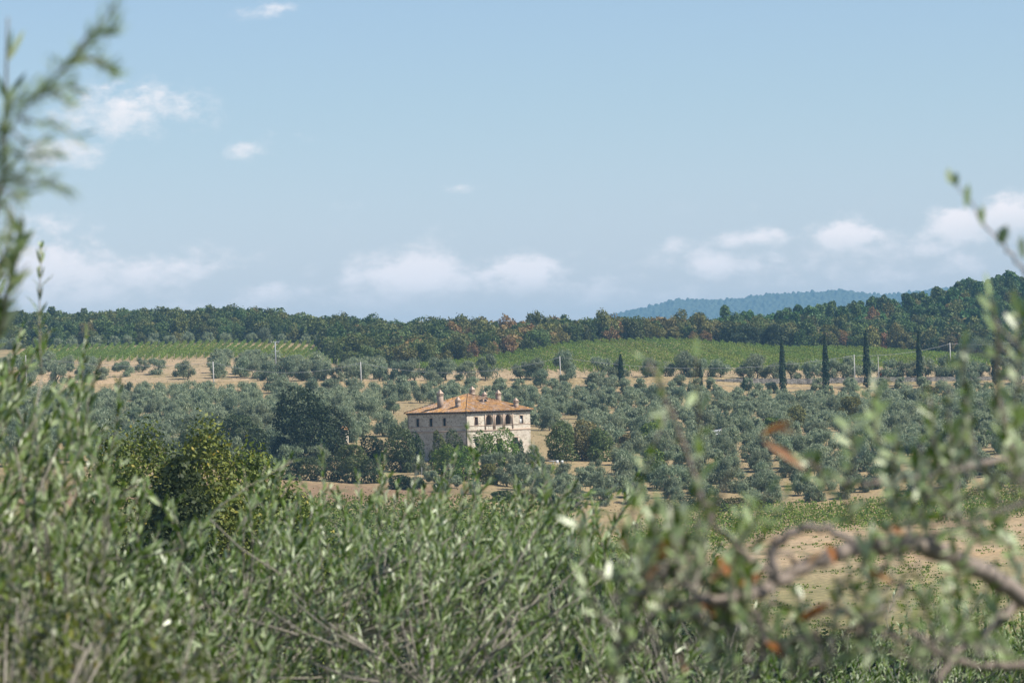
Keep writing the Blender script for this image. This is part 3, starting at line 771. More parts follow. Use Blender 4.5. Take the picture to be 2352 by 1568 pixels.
big_plant(462, 962, 676, 9.5, M_MIDGREEN, "dull green wide tree behind the yellow-leaved oaks", 3000, .26)
big_plant(592, 985, 668, 5.0, M_DARK, "low dark tree at the left foot of the biggest dark oak", 2000, .24)
big_plant(918, 983, 668, 6.0, M_MIDGREEN, "dense dark green tree before the farmhouse's left corner", 3200, .24)
big_plant(954, 990, 676, 3.2, M_MIDGREEN, "small green tree touching the shaded wall's left end", 1400, .2)
big_plant(856, 1000, 672, 5.4, M_DARK, "dark bushy tree left of the dense green tree by the house", 2400, .24)
big_plant(806, 1018, 668, 5.4, M_LIME, "pale green bushy tree under the biggest dark oak's right side", 2400, .24)
big_plant(1003, 985, 677, 3.4, M_LIME, "light green tree in front of the farmhouse's shaded wall", 1700, .2)
big_plant(1047, 984, 681, 4.4, M_MIDGREEN, "grey-green tree covering the foot of the farmhouse's near corner", 2000, .2)
big_plant(1106, 994, 680, 5.2, M_BRIGHT, "glossy green shrub under the farmhouse's sunlit wall, left half", 2600, .2, 'shrub', 'shrub')
big_plant(1154, 988, 683, 5.6, M_BRIGHT, "glossy green shrub under the loggia arches", 2600, .2, 'shrub', 'shrub')
big_plant(1187, 1003, 687, 3.0, M_MIDGREEN, "dark green shrub at the sunlit wall's right end", 1500, .2, 'shrub', 'shrub')
big_plant(1022, 1020, 650, 5.0, M_BRIGHT, "bright green bush before the shaded wall, left of a pair", 2600, .2, 'shrub', 'bush')
big_plant(1066, 1026, 646, 5.4, M_BRIGHT, "bright green bush before the shaded wall, right of a pair", 2800, .2, 'shrub', 'bush')
big_plant(1118, 1068, 642, 4.4, M_YELLOW, "yellowish low bush below the bright green pair", 1800, .2, 'shrub', 'bush')
big_plant(918, 1090, 628, 4.0, M_DARK, "dark low bush on the reddish bank, left one", 1700, .2, 'shrub', 'bush')
big_plant(958, 1096, 626, 2.8, M_MIDGREEN, "dull green low bush on the reddish bank, right one", 1200, .2, 'shrub', 'bush')
big_plant(1288, 972, 702, 6.2, M_LIME, "light green fruit tree right of the farmhouse, left of three", 2600, .24)
big_plant(1335, 968, 706, 6.4, M_YOAK, "olive-brown fruit tree right of the farmhouse, middle of three", 2600, .24)
big_plant(1376, 980, 703, 5.4, M_LIME, "light green fruit tree right of the farmhouse, right of three", 2200, .24)
big_plant(1500, 1031, 676, 4.6, M_BRIGHT, "dark-shaded fig tree standing alone in the grove", 2200, .26)
big_plant(1496, 974, 745, 5.6, M_BRIGHT, "bright green tree above the fig, left of the washing line", 2200, .24)
big_plant(1445, 992, 728, 4.6, M_YOAK, "brownish green tree between the fruit trees and the washing line", 1800, .24)
big_plant(1954, 911, 832, 6.2, M_YELLOW, "yellow-green bush among the upper olives, largest one", 2400, .24, 'shrub', 'bush')
big_plant(1826, 930, 800, 5.2, M_YOAK, "brownish yellow bush among the upper olives", 2000, .24, 'shrub', 'bush')
big_plant(2092, 891, 872, 5.8, M_YELLOW, "yellow-green bush just below the stone wall", 2000, .24, 'shrub', 'bush')
big_plant(1770, 958, 772, 4.4, M_BRIGHT, "small bright green bush in the middle of the grove", 1600, .22, 'shrub', 'bush')
big_plant(2136, 888, 880, 4.6, M_YOAK, "brownish cherry tree with a bare trunk below the stone wall", 1300, .24, low=.45)
big_plant(2318, 985, 720, 7.5, M_BRIGHT, "dark green broad tree at the photo's right edge in the grove", 2800, .26)
big_plant(2270, 1050, 650, 5.5, M_MIDGREEN, "green bush at the lower right end of the grove", 2000, .22, 'shrub', 'bush')
big_plant(2335, 1040, 648, 6.0, M_BRIGHT, "bright green bush at the lower right corner of the grove", 2200, .22, 'shrub', 'bush')
big_plant(1700, 738, 1215, 13, M_DARK, "big near-black oak clump at the top edge of the right vineyard", 4200, .45, nl=22, name='oak_tree')
big_plant(1775, 745, 1218, 10, M_DARK, "near-black oak right of the big one above the vineyard", 2600, .45, name='oak_tree')
for i, (u, vt) in enumerate([(575, 1040), (620, 1048), (668, 1040), (715, 1046), (760, 1042), (808, 1050), (852, 1056)]):
    big_plant(u, vt, 646 - i, 4.6, (M_DARK, M_MIDGREEN)[i % 2], f"{ordw(i + 1)} dark shrub from the left in the hedge below the biggest dark oak", 1500, .2, 'shrub', 'shrub', group="hedge shrubs below the dark oak")
for i, (u, vt, w) in enumerate([(1150, 1148, 4), (1200, 1155, 4.5), (1255, 1152, 4), (1310, 1148, 4.2), (1530, 1148, 4.4), (1580, 1152, 4.6), (1640, 1142, 4), (1690, 1146, 4.6), (1745, 1140, 4.4)]):
    big_plant(u, vt, 604 + (i % 3) * 2, w, (M_MIDGREEN, M_YOAK, M_DARK)[i % 3], f"{ordw(i + 1)} low bramble from the left along the grove's lower edge", 1300, .2, 'shrub', 'bramble_bush', group="brambles along the lower edge of the grove")
# nearer wood between the camera hill and the house
big_plant(335, 915, 172, 7.4, M_NEAROAK, "yellow-tinged tall oak behind the foreground leaves, left and tallest of three", 36000, .115, nl=34, name='oak_tree', shape='round')
big_plant(480, 968, 165, 6.6, M_NEAROAK, "yellow-tinged tall oak behind the foreground leaves, middle of three", 36000, .115, nl=34, name='oak_tree', shape='round')
big_plant(615, 1032, 168, 7.2, M_NEAROAK, "yellow-tinged oak behind the foreground leaves, right and lowest of three", 36000, .115, nl=34, name='oak_tree', shape='round')
big_plant(395, 1110, 150, 5.0, M_MIDGREEN, "dark green tree low before the yellow-tinged oaks", 20000, .15, nl=26)
big_plant(1240, 1262, 235, 6.4, M_MIDGREEN, "green tree top showing through the middle foreground leaves", 14000, .19, nl=24)
big_plant(1080, 1300, 228, 6, M_DARK, "dark tree top left of the green one through the foreground leaves", 14000, .19, nl=24)
big_plant(880, 1270, 222, 6.4, M_MIDGREEN, "green tree top below the vineyard, left of the dark tree top", 14000, .19, nl=24)
big_plant(740, 1330, 205, 6, M_DARK, "dark tree top deep among the foreground leaves, left", 14000, .19, nl=24)
for i, (u, vt, w) in enumerate([(1420, 1345, 6.5), (1500, 1385, 6.5), (1575, 1378, 6.5), (1650, 1392, 7), (1730, 1380, 6.5), (1805, 1440, 6), (1880, 1418, 6), (1955, 1436, 6), (2010, 1410, 3), (2060, 1446, 6), (2140, 1452, 6), (2215, 1448, 6.5), (2300, 1455, 7)]):
    big_plant(u, vt, 205 + (i * 7) % 30, w, (M_THICKET, M_THICKET, M_MIDGREEN)[i % 3], f"{ordw(i + 1)} dark green tall shrub from the left in the thicket below the bare field", 14000, .18, 'shrub', 'shrub', nl=30, group="thicket below the bare field", shape='round')
K_LOW = Kind("tree", M_MIDGREEN, 4200, .19, 3.1, 5.6, .1, 24, 5, 8, .16, 4, lobe=(.22, .42), fill=.3, shape="dome")
spots = []
for _ in range(900):
    Y = random.uniform(250, 425); a = random.uniform(-1050, 240); x = a / FPX * Y
    if all((x - q_[0]) ** 2 + (Y - q_[1]) ** 2 > 5.5 ** 2 for q_ in spots): spots.append((x, Y))
spots.sort(key=lambda q_: q_[0] / q_[1])
for i, (x, Y) in enumerate(spots):
    K_LOW.place(x, Y, gz(x, Y) - .2, random.uniform(.8, 1.15), random.uniform(.7, 1.1), random.random() * 6, f"{ordw(i + 1)} green tree from the left in the hollow wood below the left vineyard", 'tree', "trees of the hollow wood")

# ------------------------------------------------------------------ cypresses
def cypress_mesh(seed):
    r = np.random.default_rng(seed); n = 1500
    z = r.random(n) ** .85; ang = r.uniform(0, 6.28, n)
    prof = .5 * np.minimum(1, z / .06 + .35) * (1 - z ** 2.6) ** .8 + .02
    rr = prof * (1 + .18 * np.sin(ang * 3 + z * 22 + seed)) * r.uniform(.8, 1.06, n)
    p = np.stack([rr * np.cos(ang), rr * np.sin(ang), z * 10.6 + .25], 1)
    out = np.stack([np.cos(ang), np.sin(ang), np.full(n, .25)], 1)
    nrm = unit(out + r.normal(size=(n, 3)) * .4)
    tan = unit(np.array([0, 0, 1.0]) + r.normal(size=(n, 3)) * .25); tan = unit(tan - nrm * (tan * nrm).sum(1, keepdims=True)); bi = np.cross(nrm, tan)
    s = r.uniform(.14, .3, (n, 1))
    v = np.stack([p - tan * s * .6, p + bi * s * .45, p + tan * s * 1.3, p - bi * s * .45], 1).reshape(-1, 3)
    return quads_mesh("crown", v, np.clip(r.normal(.5, .22, n), 0, 1), [M_CYP])
CYM = [cypress_mesh(31 + k) for k in range(3)]
mb = MB(); mb.tube([(0, 0, -.3), (0, 0, 2.5)], [.14, .10], 7); CYT = mb.mesh("trunk", [M_BARK])
CYP = [(1426, 813, 892, 936, 1.05, "cypress standing alone nearest to the farmhouse's right"), (1609, 838, 884, 934, .7, "short thin cypress right of the lone cypress"),
       (1709, 866, 899, 931, .5, "tiny thin cypress, smallest of the whole row"), (1797, 778, 900, 930, 1.15, "tall cypress left of the pair of utility poles, second left of them"),
       (1896, 772, 900, 930, 1.15, "tall cypress just left of the slim utility pole"), (1990, 758, 878, 936, 1.2, "stout tallest cypress between two thin poles"),
       (2111, 762, 882, 936, 1.1, "tall cypress left of the leaning white pole"), (2202, 800, 902, 930, .95, "cypress right of the leaning white pole"),
       (2285, 780, 876, 936, 1.15, "cypress at the right end of the row by the bare dirt patch")]
for (u, vt, vb, Y, w, lab) in CYP:
    g = at_ground(u, Y, (vt + vb) / 2); h = P(u, vt, Y)[2] - g[2]
    o = empty("cypress", tuple(g)); k = random.randrange(3)
    link("trunk", CYT, o); link("crown", CYM[k], o)
    o.scale = (w * 1.35, w * 1.35, h / 11.0); o.rotation_euler = (0, 0, random.random() * 6)
    tag(o, lab, "cypress", "cypresses along the road")

# ------------------------------------------------------------------ dry stone wall on the right, road posts
M_WALL = stone_mat("dry_stone", (.15, .14, .12), (.26, .235, .20), (.36, .33, .28), (.07, .06, .05), 1.6)
wa = np.arange(430, 1400, 6); mb = MB(); prev = None
for a in wa:
    x = a / FPX * 948.2; ztp = gz(x, 951.5) + .12 + random.uniform(-.14, .10) - .9 * (1 - min(1, (a - 430) / 120)); zb = ztp - 1.25; yo = 949.6 + random.uniform(-.06, .06)
    cur = [np.array([x, yo, zb]), np.array([x, yo + .25, ztp]), np.array([x, yo + 1.9, ztp + random.uniform(-.03, .03)])]
    if prev: mb.poly([prev[0], cur[0], cur[1], prev[1]]); mb.poly([prev[1], cur[1], cur[2], prev[2]])
    prev = cur
tag(mb.obj("stone_wall", [M_WALL]), "grey dry stone wall holding up the bank behind the cypresses", "wall")
for (u, lab) in ((631, "white road post at the left end of the shaded bank"), (756, "white road post before the shaded bank, left of the utility pole"), (907, "white road post before the shaded bank, right of the utility pole"), (1180, "white road post above the farmhouse roof, mostly behind olives")):
    g = at_ground(u, 938.2, 890); mb = MB(); o = empty("road_post", tuple(g))
    mb.box(np.zeros(3), _X, np.array([0, 1.0, 0]), eZ, -.08, .08, -.05, .05, -.2, .75); mb.box(np.zeros(3), _X, np.array([0, 1.0, 0]), eZ, -.08, .08, -.05, .05, .94, 1.05)
    mb.obj("post", [M_WHITE], o)
    m2 = MB(); m2.box(np.zeros(3), _X, np.array([0, 1.0, 0]), eZ, -.082, .082, -.052, .052, .75, .94); m2.obj("band", [M_BLACK], o)
    tag(o, lab, "road post", "white posts along the road")

# ------------------------------------------------------------------ utility poles and cables
POLE_TOPS = {}
def pole(key, u, vt, Y, label, r=.15, arms=(), base_u=None, mat=None):
    g = at_ground(u, Y, 860); top = P(u, vt, Y); o = empty("utility_pole", tuple(g)); h = top[2] - g[2]
    mb = MB(); mb.tube([(0, 0, -.4), (0, 0, h * .5), (0, 0, h)], [r * 1.2, r, r * .75], 8); mb.obj("pole", [mat or M_CONC], o)
    for (dz, w) in arms:
        mb = MB(); mb.box(np.array([0, 0, h - dz]), _X, np.array([0, 1.0, 0]), eZ, -w, w, r * .8, r * .8 + .12, -.06, .06)
        ar = mb.obj("crossarm", [M_METAL], o)
        for sx_ in (-.92, -.4, .4, .92):
            mb = MB(); mb.tube([(sx_ * w, r * .8 + .06, h - dz + .05), (sx_ * w, r * .8 + .06, h - dz + .32)], [.05, .07], 6); mb.obj("insulator", [M_WHITE], ar)
    POLE_TOPS[key] = np.array([g[0], Y, g[2] + h])
    return tag(o, label, "utility pole", "utility poles across the hillside")
pole('a', 634, 784, 1010, "grey utility pole with two crossarms at the left vineyard's corner", .17, ((.25, 1.1), (2.6, 1.0)), mat=M_METAL)
pole('b', 490, 830, 936, "plain pale utility pole left of the one with crossarms")
pole('c', 829, 831, 936, "plain pale utility pole before the shaded olive bank")
pole('d', 1287, 818, 940, "plain pale utility pole above the farmhouse's right end", .13)
pole('e', 1963, 814, 944, "pale utility pole left of the stout tallest cypress", .13)
pole('f', 2018, 818, 936, "thin dark-streaked pole right of the stout tallest cypress", .08)
pole('g', 2184, 787, 955, "white utility pole rising above the vineyard between two cypresses", .13)
pole('h', 1640, 748, 1235, "distant double-crossarm pole on the vineyard's top edge", .2, ((.3, 1.6), (3.2, 1.5)))
pole('i', 60, 815, 950, "pale utility pole at the left edge behind the foreground leaves")
pole('j', 2420, 770, 960, "utility pole beyond the right edge carrying the cable")
def cable(a, b_, label, sag, drop=.25, r=.035):
    p0, p1 = POLE_TOPS[a] - eZ * drop, POLE_TOPS[b_] - eZ * drop
    mb = MB(); mb.tube([p0 + (p1 - p0) * f - eZ * sag * 4 * f * (1 - f) for f in np.linspace(0, 1, 24)], r, 5)
    tag(mb.obj("cable", [M_WIRE]), label, "cable", "overhead cables between the poles")
cable('i', 'b', "overhead cable running left from the plain pole by the crossarm pole", 1.6)
cable('b', 'c', "overhead cable sagging between the two plain poles left of the farmhouse", 2.4)
cable('c', 'd', "overhead cable sagging above the farmhouse chimneys", 3.0)
cable('d', 'e', "overhead cable sagging across the lone cypress", 2.9)
cable('e', 'g', "overhead cable rising from the slim pole to the white pole", .9)
cable('g', 'j', "overhead cable leaving the white pole to the right", .9)

# ------------------------------------------------------------------ washing line, garden things
p0, p1 = at_ground(1603, 735, 1000), at_ground(1660, 735, 1000)
top0, top1 = P(1603, 993, 735), P(1657, 985, 735)
o = empty("clothesline", tuple((p0 + p1) / 2)); oc = np.array(o.location)
for pt in (top0, top1):
    mb = MB(); mb.tube([np.array([pt[0], pt[1], gz(pt[0], pt[1]) - .2]) - oc, pt + eZ * .15 - oc], .05, 6); mb.obj("post", [M_POST], o)
mb = MB(); mb.tube([top0 - oc, (top0 + top1) / 2 - eZ * .05 - oc, top1 - oc], .015, 5); mb.obj("line", [M_WIRE], o)
tag(o, "washing line strung between two posts in the olive grove", "washing line")
for (f0, f1, drop, lab) in ((.02, .46, 1.15, "white bedsheet hanging on the washing line, left one"), (.50, .97, .95, "white bedsheet hanging on the washing line, right one")):
    mb = MB(); n = 10; gr = []
    for i in range(n + 1):
        f = f0 + (f1 - f0) * i / n; c = top0 + (top1 - top0) * f
        gr.append([c + np.array([0, .10 * math.sin(i * 1.7 + j * .5) * j / 4 , -drop * j / 4 * (1 + .06 * math.sin(i * .9)) - .02 + .0]) for j in range(5)])
    for i in range(n):
        for j in range(4): mb.poly([gr[i][j], gr[i + 1][j], gr[i + 1][j + 1], gr[i][j + 1]])
    so = mb.obj("bedsheet", [M_SHEET], None, True)
    so.modifiers.new("thickness", 'SOLIDIFY').thickness = .012
    tag(so, lab, "bedsheet", "white sheets on the washing line")
g = at_ground(1266, 692, 1030); o = empty("garden_table", tuple(g)); mb = MB()
mb.tube([(0, 0, .70), (0, 0, .74)], .75, 14); mb.obj("tabletop", [M_WHITE], o)
for k in range(4):
    mb = MB(); a = .785 + k * 1.57; mb.tube([(.6 * math.cos(a), .6 * math.sin(a), -.1), (.45 * math.cos(a), .45 * math.sin(a), .70)], .04, 6); mb.obj("leg", [M_WHITE], o)
tag(o, "white garden table under the tree right of the farmhouse", "table")
for (u, lab) in ((1279, "white plastic chair right of the garden table, nearer one"), (1290, "white plastic chair right of the garden table, farther one")):
    g = at_ground(u, 692, 1030); o = empty("garden_chair", tuple(g))
    E = np.array([0, 1.0, 0])
    mb = MB(); mb.box(np.zeros(3), _X, E, eZ, -.24, .24, -.24, .24, .42, .46); mb.obj("seat", [M_WHITE], o)
    mb = MB(); mb.box(np.zeros(3), _X, E, eZ, -.24, .24, .20, .24, .462, .9); mb.obj("backrest", [M_WHITE], o)
    for (x, y) in ((-.2, -.2), (.2, -.2), (.2, .2), (-.2, .2)):
        mb = MB(); mb.tube([(x * 1.1, y * 1.1, -.08), (x, y, .419)], .025, 6); mb.obj("leg", [M_WHITE], o)
    tag(o, lab, "chair", "white garden chairs by the farmhouse")
g = at_ground(1028, 640, 1080); mb = MB(); mb.tube([(-.12, 0, -.2), (.02, 0, 1.1), (.08, 0, 2.3)], .022, 6)
o = mb.obj("garden_stake", [M_WHITE]); o.location = tuple(at_ground(968, 645, 1080)); tag(o, "thin white stake in the bare soil left of the bright green bushes", "stake")
g = at_ground(2025, 948, 864); o = empty("marker_sign", tuple(at_ground(2024, 953, 864))); mb = MB(); mb.tube([(0, 0, -.2), (0, 0, 1.0)], .03, 6); mb.obj("post", [M_POST], o)
mb = MB(); mb.box(np.zeros(3), _X, np.array([0, 1.0, 0]), eZ, -.28, .28, -.06, -.03, .45, 1.0); mb.obj("panel", [M_ORANGE], o); tag(o, "small orange marker panel among the olives right of the tallest cypress", "marker")
# little tiled hut half hidden behind the dark oak
hp = at_ground(790, 712, 980); o = empty("stone_hut", tuple(hp)); zt = P(790, 981, 712)[2] - hp[2]; E = np.array([0, 1.0, 0])
mb = MB(); mb.box(np.zeros(3), _X, E, eZ, -.75, .75, -.75, .75, -.5, zt - .4); mb.obj("wall", [M_STONE], o)
mb = MB(); q4 = [np.array([x, y, zt - .38]) for (x, y) in ((-1, -1), (1, -1), (1, 1), (-1, 1))]; tp = np.array([0, 0, zt + .35])
for i in range(4): mb.poly([q4[i], q4[(i + 1) % 4], tp])
mb.obj("roof", [M_TILE], o)
mb = MB(); mb.box(np.zeros(3), _X, E, eZ, -.3, .3, -.78, -.752, .1, 1.7); mb.obj("door", [M_SHUT], o)
tag(o, "small tile-roofed stone hut half hidden right of the biggest dark oak", "hut")

# ------------------------------------------------------------------ vineyards
def vine_row(p, w=.55, z0=.45, z1=1.75, per=10, size=.26, posts=True, post_h=1.85, label='', group='', seed=0, mat=None):
    """one trellised row along the polyline p of ground points"""
    r = np.random.default_rng(seed); p = np.asarray(p); seg = np.linalg.norm(np.diff(p, axis=0), axis=1); L = seg.sum(); n = int(L * per)
    cum = np.concatenate([[0], np.cumsum(seg)]); s = r.random(n) * L
    gap = np.sin(s * 1.3 + seed) + np.sin(s * 2.9 + seed * 2) > -1.45; s = s[gap]; n = len(s)
    c = np.stack([np.interp(s, cum, p[:, i]) for i in range(3)], 1)
    d = unit(p[-1] - p[0]); sd2 = np.array([d[1], -d[0], 0])
    hh = z0 + (z1 - z0) * r.random(n) ** .75 * (1 + .1 * np.sin(s * 2.1)); off = r.normal(0, w * .45, n)
    c = c + sd2 * off[:, None]; c[:, 2] = ground(c[:, 0], c[:, 1]) + hh
    nrm = unit(r.normal(size=(n, 3)) + sd2 * np.sign(off)[:, None] * .6 + np.array([0, 0, .5])); tan = unit(np.cross(nrm, r.normal(size=(n, 3)))); bi = np.cross(nrm, tan)
    q_ = size * r.uniform(.6, 1.3, (n, 1))
    o0 = p[0]
    v = np.stack([c - tan * q_ * .6, c + bi * q_ * .5, c + tan * q_ * .6, c - bi * q_ * .5], 1).reshape(-1, 3) - o0
    o = empty("vine_row", tuple(o0))
    link("foliage", quads_mesh("foliage", v, np.clip(r.normal(.5, .24, n), 0, 1), [mat or M_VINE]), o)
    if posts:
        for f in ((0.002, .25) if posts == 'two' else (.002,)):
            q0 = p[0] + (p[-1] - p[0]) * f; q0[2] = gz(q0[0], q0[1])
            o2 = link("post", VPOST, o, tuple(q0 - o0))
    return tag(o, label, "vine row", group)
mb = MB(); mb.tube([(0, 0, -.3), (0, 0, 1.95)], [.07, .06], 6); VPOST = mb.mesh("post", [M_POST])
def line_row(x0, y0, x1, y1, n=24):
    xs = np.linspace(x0, x1, n); ys = np.linspace(y0, y1, n); return np.stack([xs, ys, ground(xs, ys)], 1)
k = 0
for a0 in np.arange(-1150, -395, 17.0):
    y0 = np.interp(a0, [-1150, -700, -400], [1075, 1084, 1062]); y1 = 1254
    if a0 > -470: y1 = np.interp(a0, [-470, -395], [1230, 1130])
    x0 = a0 / FPX * y0; x1 = (a0 + 44 * (y1 - y0) / 170) / FPX * y1
    k += 1
    vine_row(line_row(x0, y0, x1, y1), .55 if a0 < -700 else .38, .3, 1.65, 13 if a0 < -700 else 10, .28, True, label=f"{ordw(k)} vine row from the left in the far-left vineyard below the dark woods", group="vine rows of the far-left vineyard", seed=100 + k)
k = 0
for a0 in np.arange(-235, 1260, 21.0):
    y0 = np.interp(a0, [-235, -165, 300, 700, 900, 1020, 1300], [1050, 1008, 985, 984, 992, 1004, 1000]); 
    y1 = np.interp(a0, [-235, -165, 0, 120, 300, 560, 900, 1260], [1052, 1062, 1130, 1195, 1206, 1205, 1190, 1165])
    if y1 - y0 < 12: continue
    x0 = a0 / FPX * y0; x1 = x0 + (y1 - y0) * (.02 + a0 / FPX * .5 - .10)
    k += 1
    vine_row(line_row(x0, y0, x1, y1), .55, .4, 1.85, 13, .30, 'two', label=f"{ordw(k)} vine row from the left in the large vineyard above the olive bank", group="vine rows of the large upper vineyard", seed=300 + k)
k = 0
for i, y in enumerate(range(440, 590, 5)):
    a0, a1 = -760 + 4 * i, 190 - 2.5 * i; k += 1
    vine_row(line_row(a0 / FPX * y, y, a1 / FPX * y, y + 3, 14), 0.8, .2, 2.0, 30, .26, True, label=f"{ordw(k)} vine row from the front in the low vineyard left below the farmhouse", group="vine rows of the low left vineyard", seed=500 + k, mat=M_BRIGHT)
k = 0
for i, y in enumerate(range(452, 520, 6)):
    k += 1
    vine_row(line_row(150 / FPX * y, y, (600 - (518 - y) * 5.2) / FPX * (y + 4), y + 4, 10), .9, .25, 2.1, 30, .26, True, label=f"{ordw(k)} vine row from the front in the vineyard corner left of the bare field", group="vine rows of the corner left of the bare field", seed=700 + k)
k = 0
for i, y in enumerate((524, 529, 534, 540, 546, 552, 558, 564, 570, 576, 582, 588)):
    a0, a1 = 225 + 8 * i, 1330; k += 1
    if i > 7: a0 += 60
    yb = y + 8
    vine_row(line_row(a0 / FPX * (y - 4), y - 4, a1 / FPX * yb, yb, 16), .9, .25, 2.1, 34, .26, 'two', label=f"{ordw(k)} vine row from the front in the low vineyard above the bare field", group="vine rows of the low right vineyard", seed=600 + k)

# ------------------------------------------------------------------ olive trees
OL = []   # x, y, scale, zone, row
def jit(s): return random.uniform(-s, s)
y = 624; row = 0
while y < 917:
    row += 1
    amin = np.interp(y, [620, 660, 690, 720, 930], [-10, 120, 250, 260, -330]); amax = 1300
    sp_ = 5.6 / y * FPX; a = amin + (row % 2) * sp_ / 2
    while a < amax:
        x = (a + jit(20)) / FPX * y; yy = y + jit(4.5)
        if not near_house(x, yy, 3.5) and not (930 < yy): OL.append([x, yy, random.uniform(.60, 1.08), 'grove', row])
        a += sp_
    y += 9.5 + (y - 620) * .010
for (u, Y, s) in [(985, 640, .5), (1040, 628, .45), (1128, 660, 1.0), (1180, 668, .9), (1215, 690, .9), (1160, 640, .9), (1215, 645, .9), (1005, 620, .5), (1085, 616, .5), (1235, 668, 1.0), (1240, 622, .9), (965, 662, .75), (880, 790, 1.0), (850, 830, 1.1), (905, 850, .9), (845, 870, 1.0), (780, 905, .9), (915, 905, 1.1), (880, 765, 1.1), (930, 760, 1.0), (990, 760, 1.1), (1040, 790, 1.0), (1010, 830, 1.1), (960, 800, .9)]:
    g = at_ground(u, Y, 950)
    if not near_house(g[0], Y, 2): OL.append([g[0], Y, s, 'house', 0])
for _ in range(420):   # thinner planting between the grove and the road
    Y = random.uniform(903, 936); a = random.uniform(-330, 1280); x = a / FPX * Y
    if a > 450 and Y < 912: continue
    if all((x - o_[0]) ** 2 + ((Y - o_[1]) * .7) ** 2 > (4.2 if a < 450 else 5.0) ** 2 for o_ in OL): OL.append([x, Y, random.uniform(.6, .95), 'terrace', 0])
a = -560
while a < 1180:      # the row on the bank above the road
    Y = 953.6 + jit(1.2)
    OL.append([(a + jit(6)) / FPX * Y, Y, random.uniform(1.1, 1.4), 'bank', 0]); a += 38 + (30 if -100 < a < 250 and random.random() < .5 else 0) + random.random() * 10
for _ in range(2600):  # scattered over the left slope
    Y = random.uniform(680, 1075); a = random.uniform(-1180, -300)
    x = a / FPX * Y
    if 925 < Y < 962: continue
    if Y < 735 and a > -420: continue
    if Y > 962 and ((-960 < a < -690 and random.random() < .955) or abs(a + 640) < 14 or Y > np.interp(a, [-700, -400], [1072, 1045])): continue
    if a > -520 and 735 < Y < 800 and random.random() < .8: continue
    dmin = 4.3 if Y < 960 else (6.2 if a < -690 else 4.9)
    if all((x - o_[0]) ** 2 + ((Y - o_[1]) * .6) ** 2 > dmin ** 2 for o_ in OL): OL.append([x, Y, random.uniform(.7, 1.15) if Y < 980 else random.uniform(.5, 1.1), 'slope', 0])
for a in np.arange(-1180, -420, 44): OL.append([(a + jit(12)) / FPX * 1259, 1259 + jit(2), random.uniform(.8, 1.1), 'woodedge', 0])
vis = visible_share([(o_[0], o_[1], 2.3 * o_[2], gz(o_[0], o_[1]) + .6, gz(o_[0], o_[1]) + 4.0 * o_[2]) for o_ in OL])
order = np.argsort(-vis)
keep = set(int(i) for i in order[:322] if vis[i] > 0)
ZN = {'grove': ("olive tree from the left in the grove's %s row up the slope", "olive trees of the grove right of the farmhouse"),
      'bank': ("olive tree from the left in the row on the bank above the road", "olive trees on the bank above the road"),
      'house': ("olive tree from the left scattered close around the farmhouse", "olive trees close around the farmhouse"),
      'slope': ("olive tree from the left scattered on the dry slope below the far-left vineyard", "olive trees on the left slope"),
      'terrace': ("olive tree from the left on the strip just below the road", "olive trees on the strip below the road"),
      'woodedge': ("olive tree from the left along the foot of the dark left woods", "olive trees along the left wood's foot")}
stuff_v = []; stuff_r = []
cnt = {}
for i in sorted(range(len(OL)), key=lambda i: OL[i][0] / OL[i][1]):
    x, Y, s, zn, rw = OL[i]; z = gz(x, Y)
    if i in keep:
        key = (zn, rw); cnt[key] = cnt.get(key, 0) + 1
        txt = ZN[zn][0] % ordw(rw) if zn == 'grove' else ZN[zn][0]
        K_OLIVE.place(x, Y, z, s, s * random.uniform(.95, 1.25), random.random() * 6.28, ordw(cnt[key]) + " " + txt, 'olive tree', ZN[zn][1])
    elif vis[i] > 0:
        v, rnd = crown_arrays(1400, 2.85 * s, 2.85 * s, 4.0 * s, .18, 12, i % 12, shape='dome', elong=3, lobe=(.18, .44), upright=.9, fill=.7, fringe=.08); stuff_v.append(v + np.array([x, Y, z + .3])); stuff_r.append(rnd)
if stuff_v:
    tag(link("olive_grove_rest", quads_mesh("olive_grove_rest", np.concatenate(stuff_v), np.concatenate(stuff_r), [M_OLIVE])), "olive crowns half hidden behind others in the grove", "olive grove", kind='stuff')

# ------------------------------------------------------------------ woods on the ridges
FR = []
def front(a): return np.interp(a, [-1500, -440, -405, -180, -165, 0, 120, 300, 560, 900, 1300], [1266, 1266, 1064, 1052, 1066, 1136, 1203, 1214, 1213, 1198, 1170])
for Y in np.arange(1052, 1490, 8.0):
    sp_ = 6.0 / Y * FPX
    for a in np.arange(-1260, 1300, sp_):
        aa = a + jit(sp_ * .4); yy = Y + jit(4)
        if yy < front(aa) + 3: continue
        if -180 < aa < 500 and yy > 1330: continue
        x = aa / FPX * yy
        if aa < -400: kd = 'oak' if random.random() < .86 else 'yellow'
        elif aa < 480:
            r_ = random.random(); w = sm(aa, -330, 0)
            kd = 'rust' if r_ < .20 * w + .05 else ('yellow' if r_ < .60 * w + .14 else 'oak')
        else:
            up_ = (yy - front(aa)) ; r_ = random.random()
            pp = .62 * sm(yy, 1270, 1340)
            kd = 'pine' if r_ < pp else ('yellow' if r_ < pp + .24 else ('rust' if r_ < pp + .28 else 'oak'))
        FR.append([x, yy, random.choice((random.uniform(.55, .9), random.uniform(.75, 1.12), random.uniform(.95, 1.3))), kd, 'left' if aa < -400 else 'middle' if aa < 480 else 'right'])
KF = {'oak': K_OAK, 'rust': K_RUST, 'yellow': K_YOAK, 'pine': K_PINE}
vis = visible_share([(f[0], f[1], KF[f[3]].rx * f[2], gz(f[0], f[1]) + .5, gz(f[0], f[1]) + KF[f[3]].h * f[2]) for f in FR])
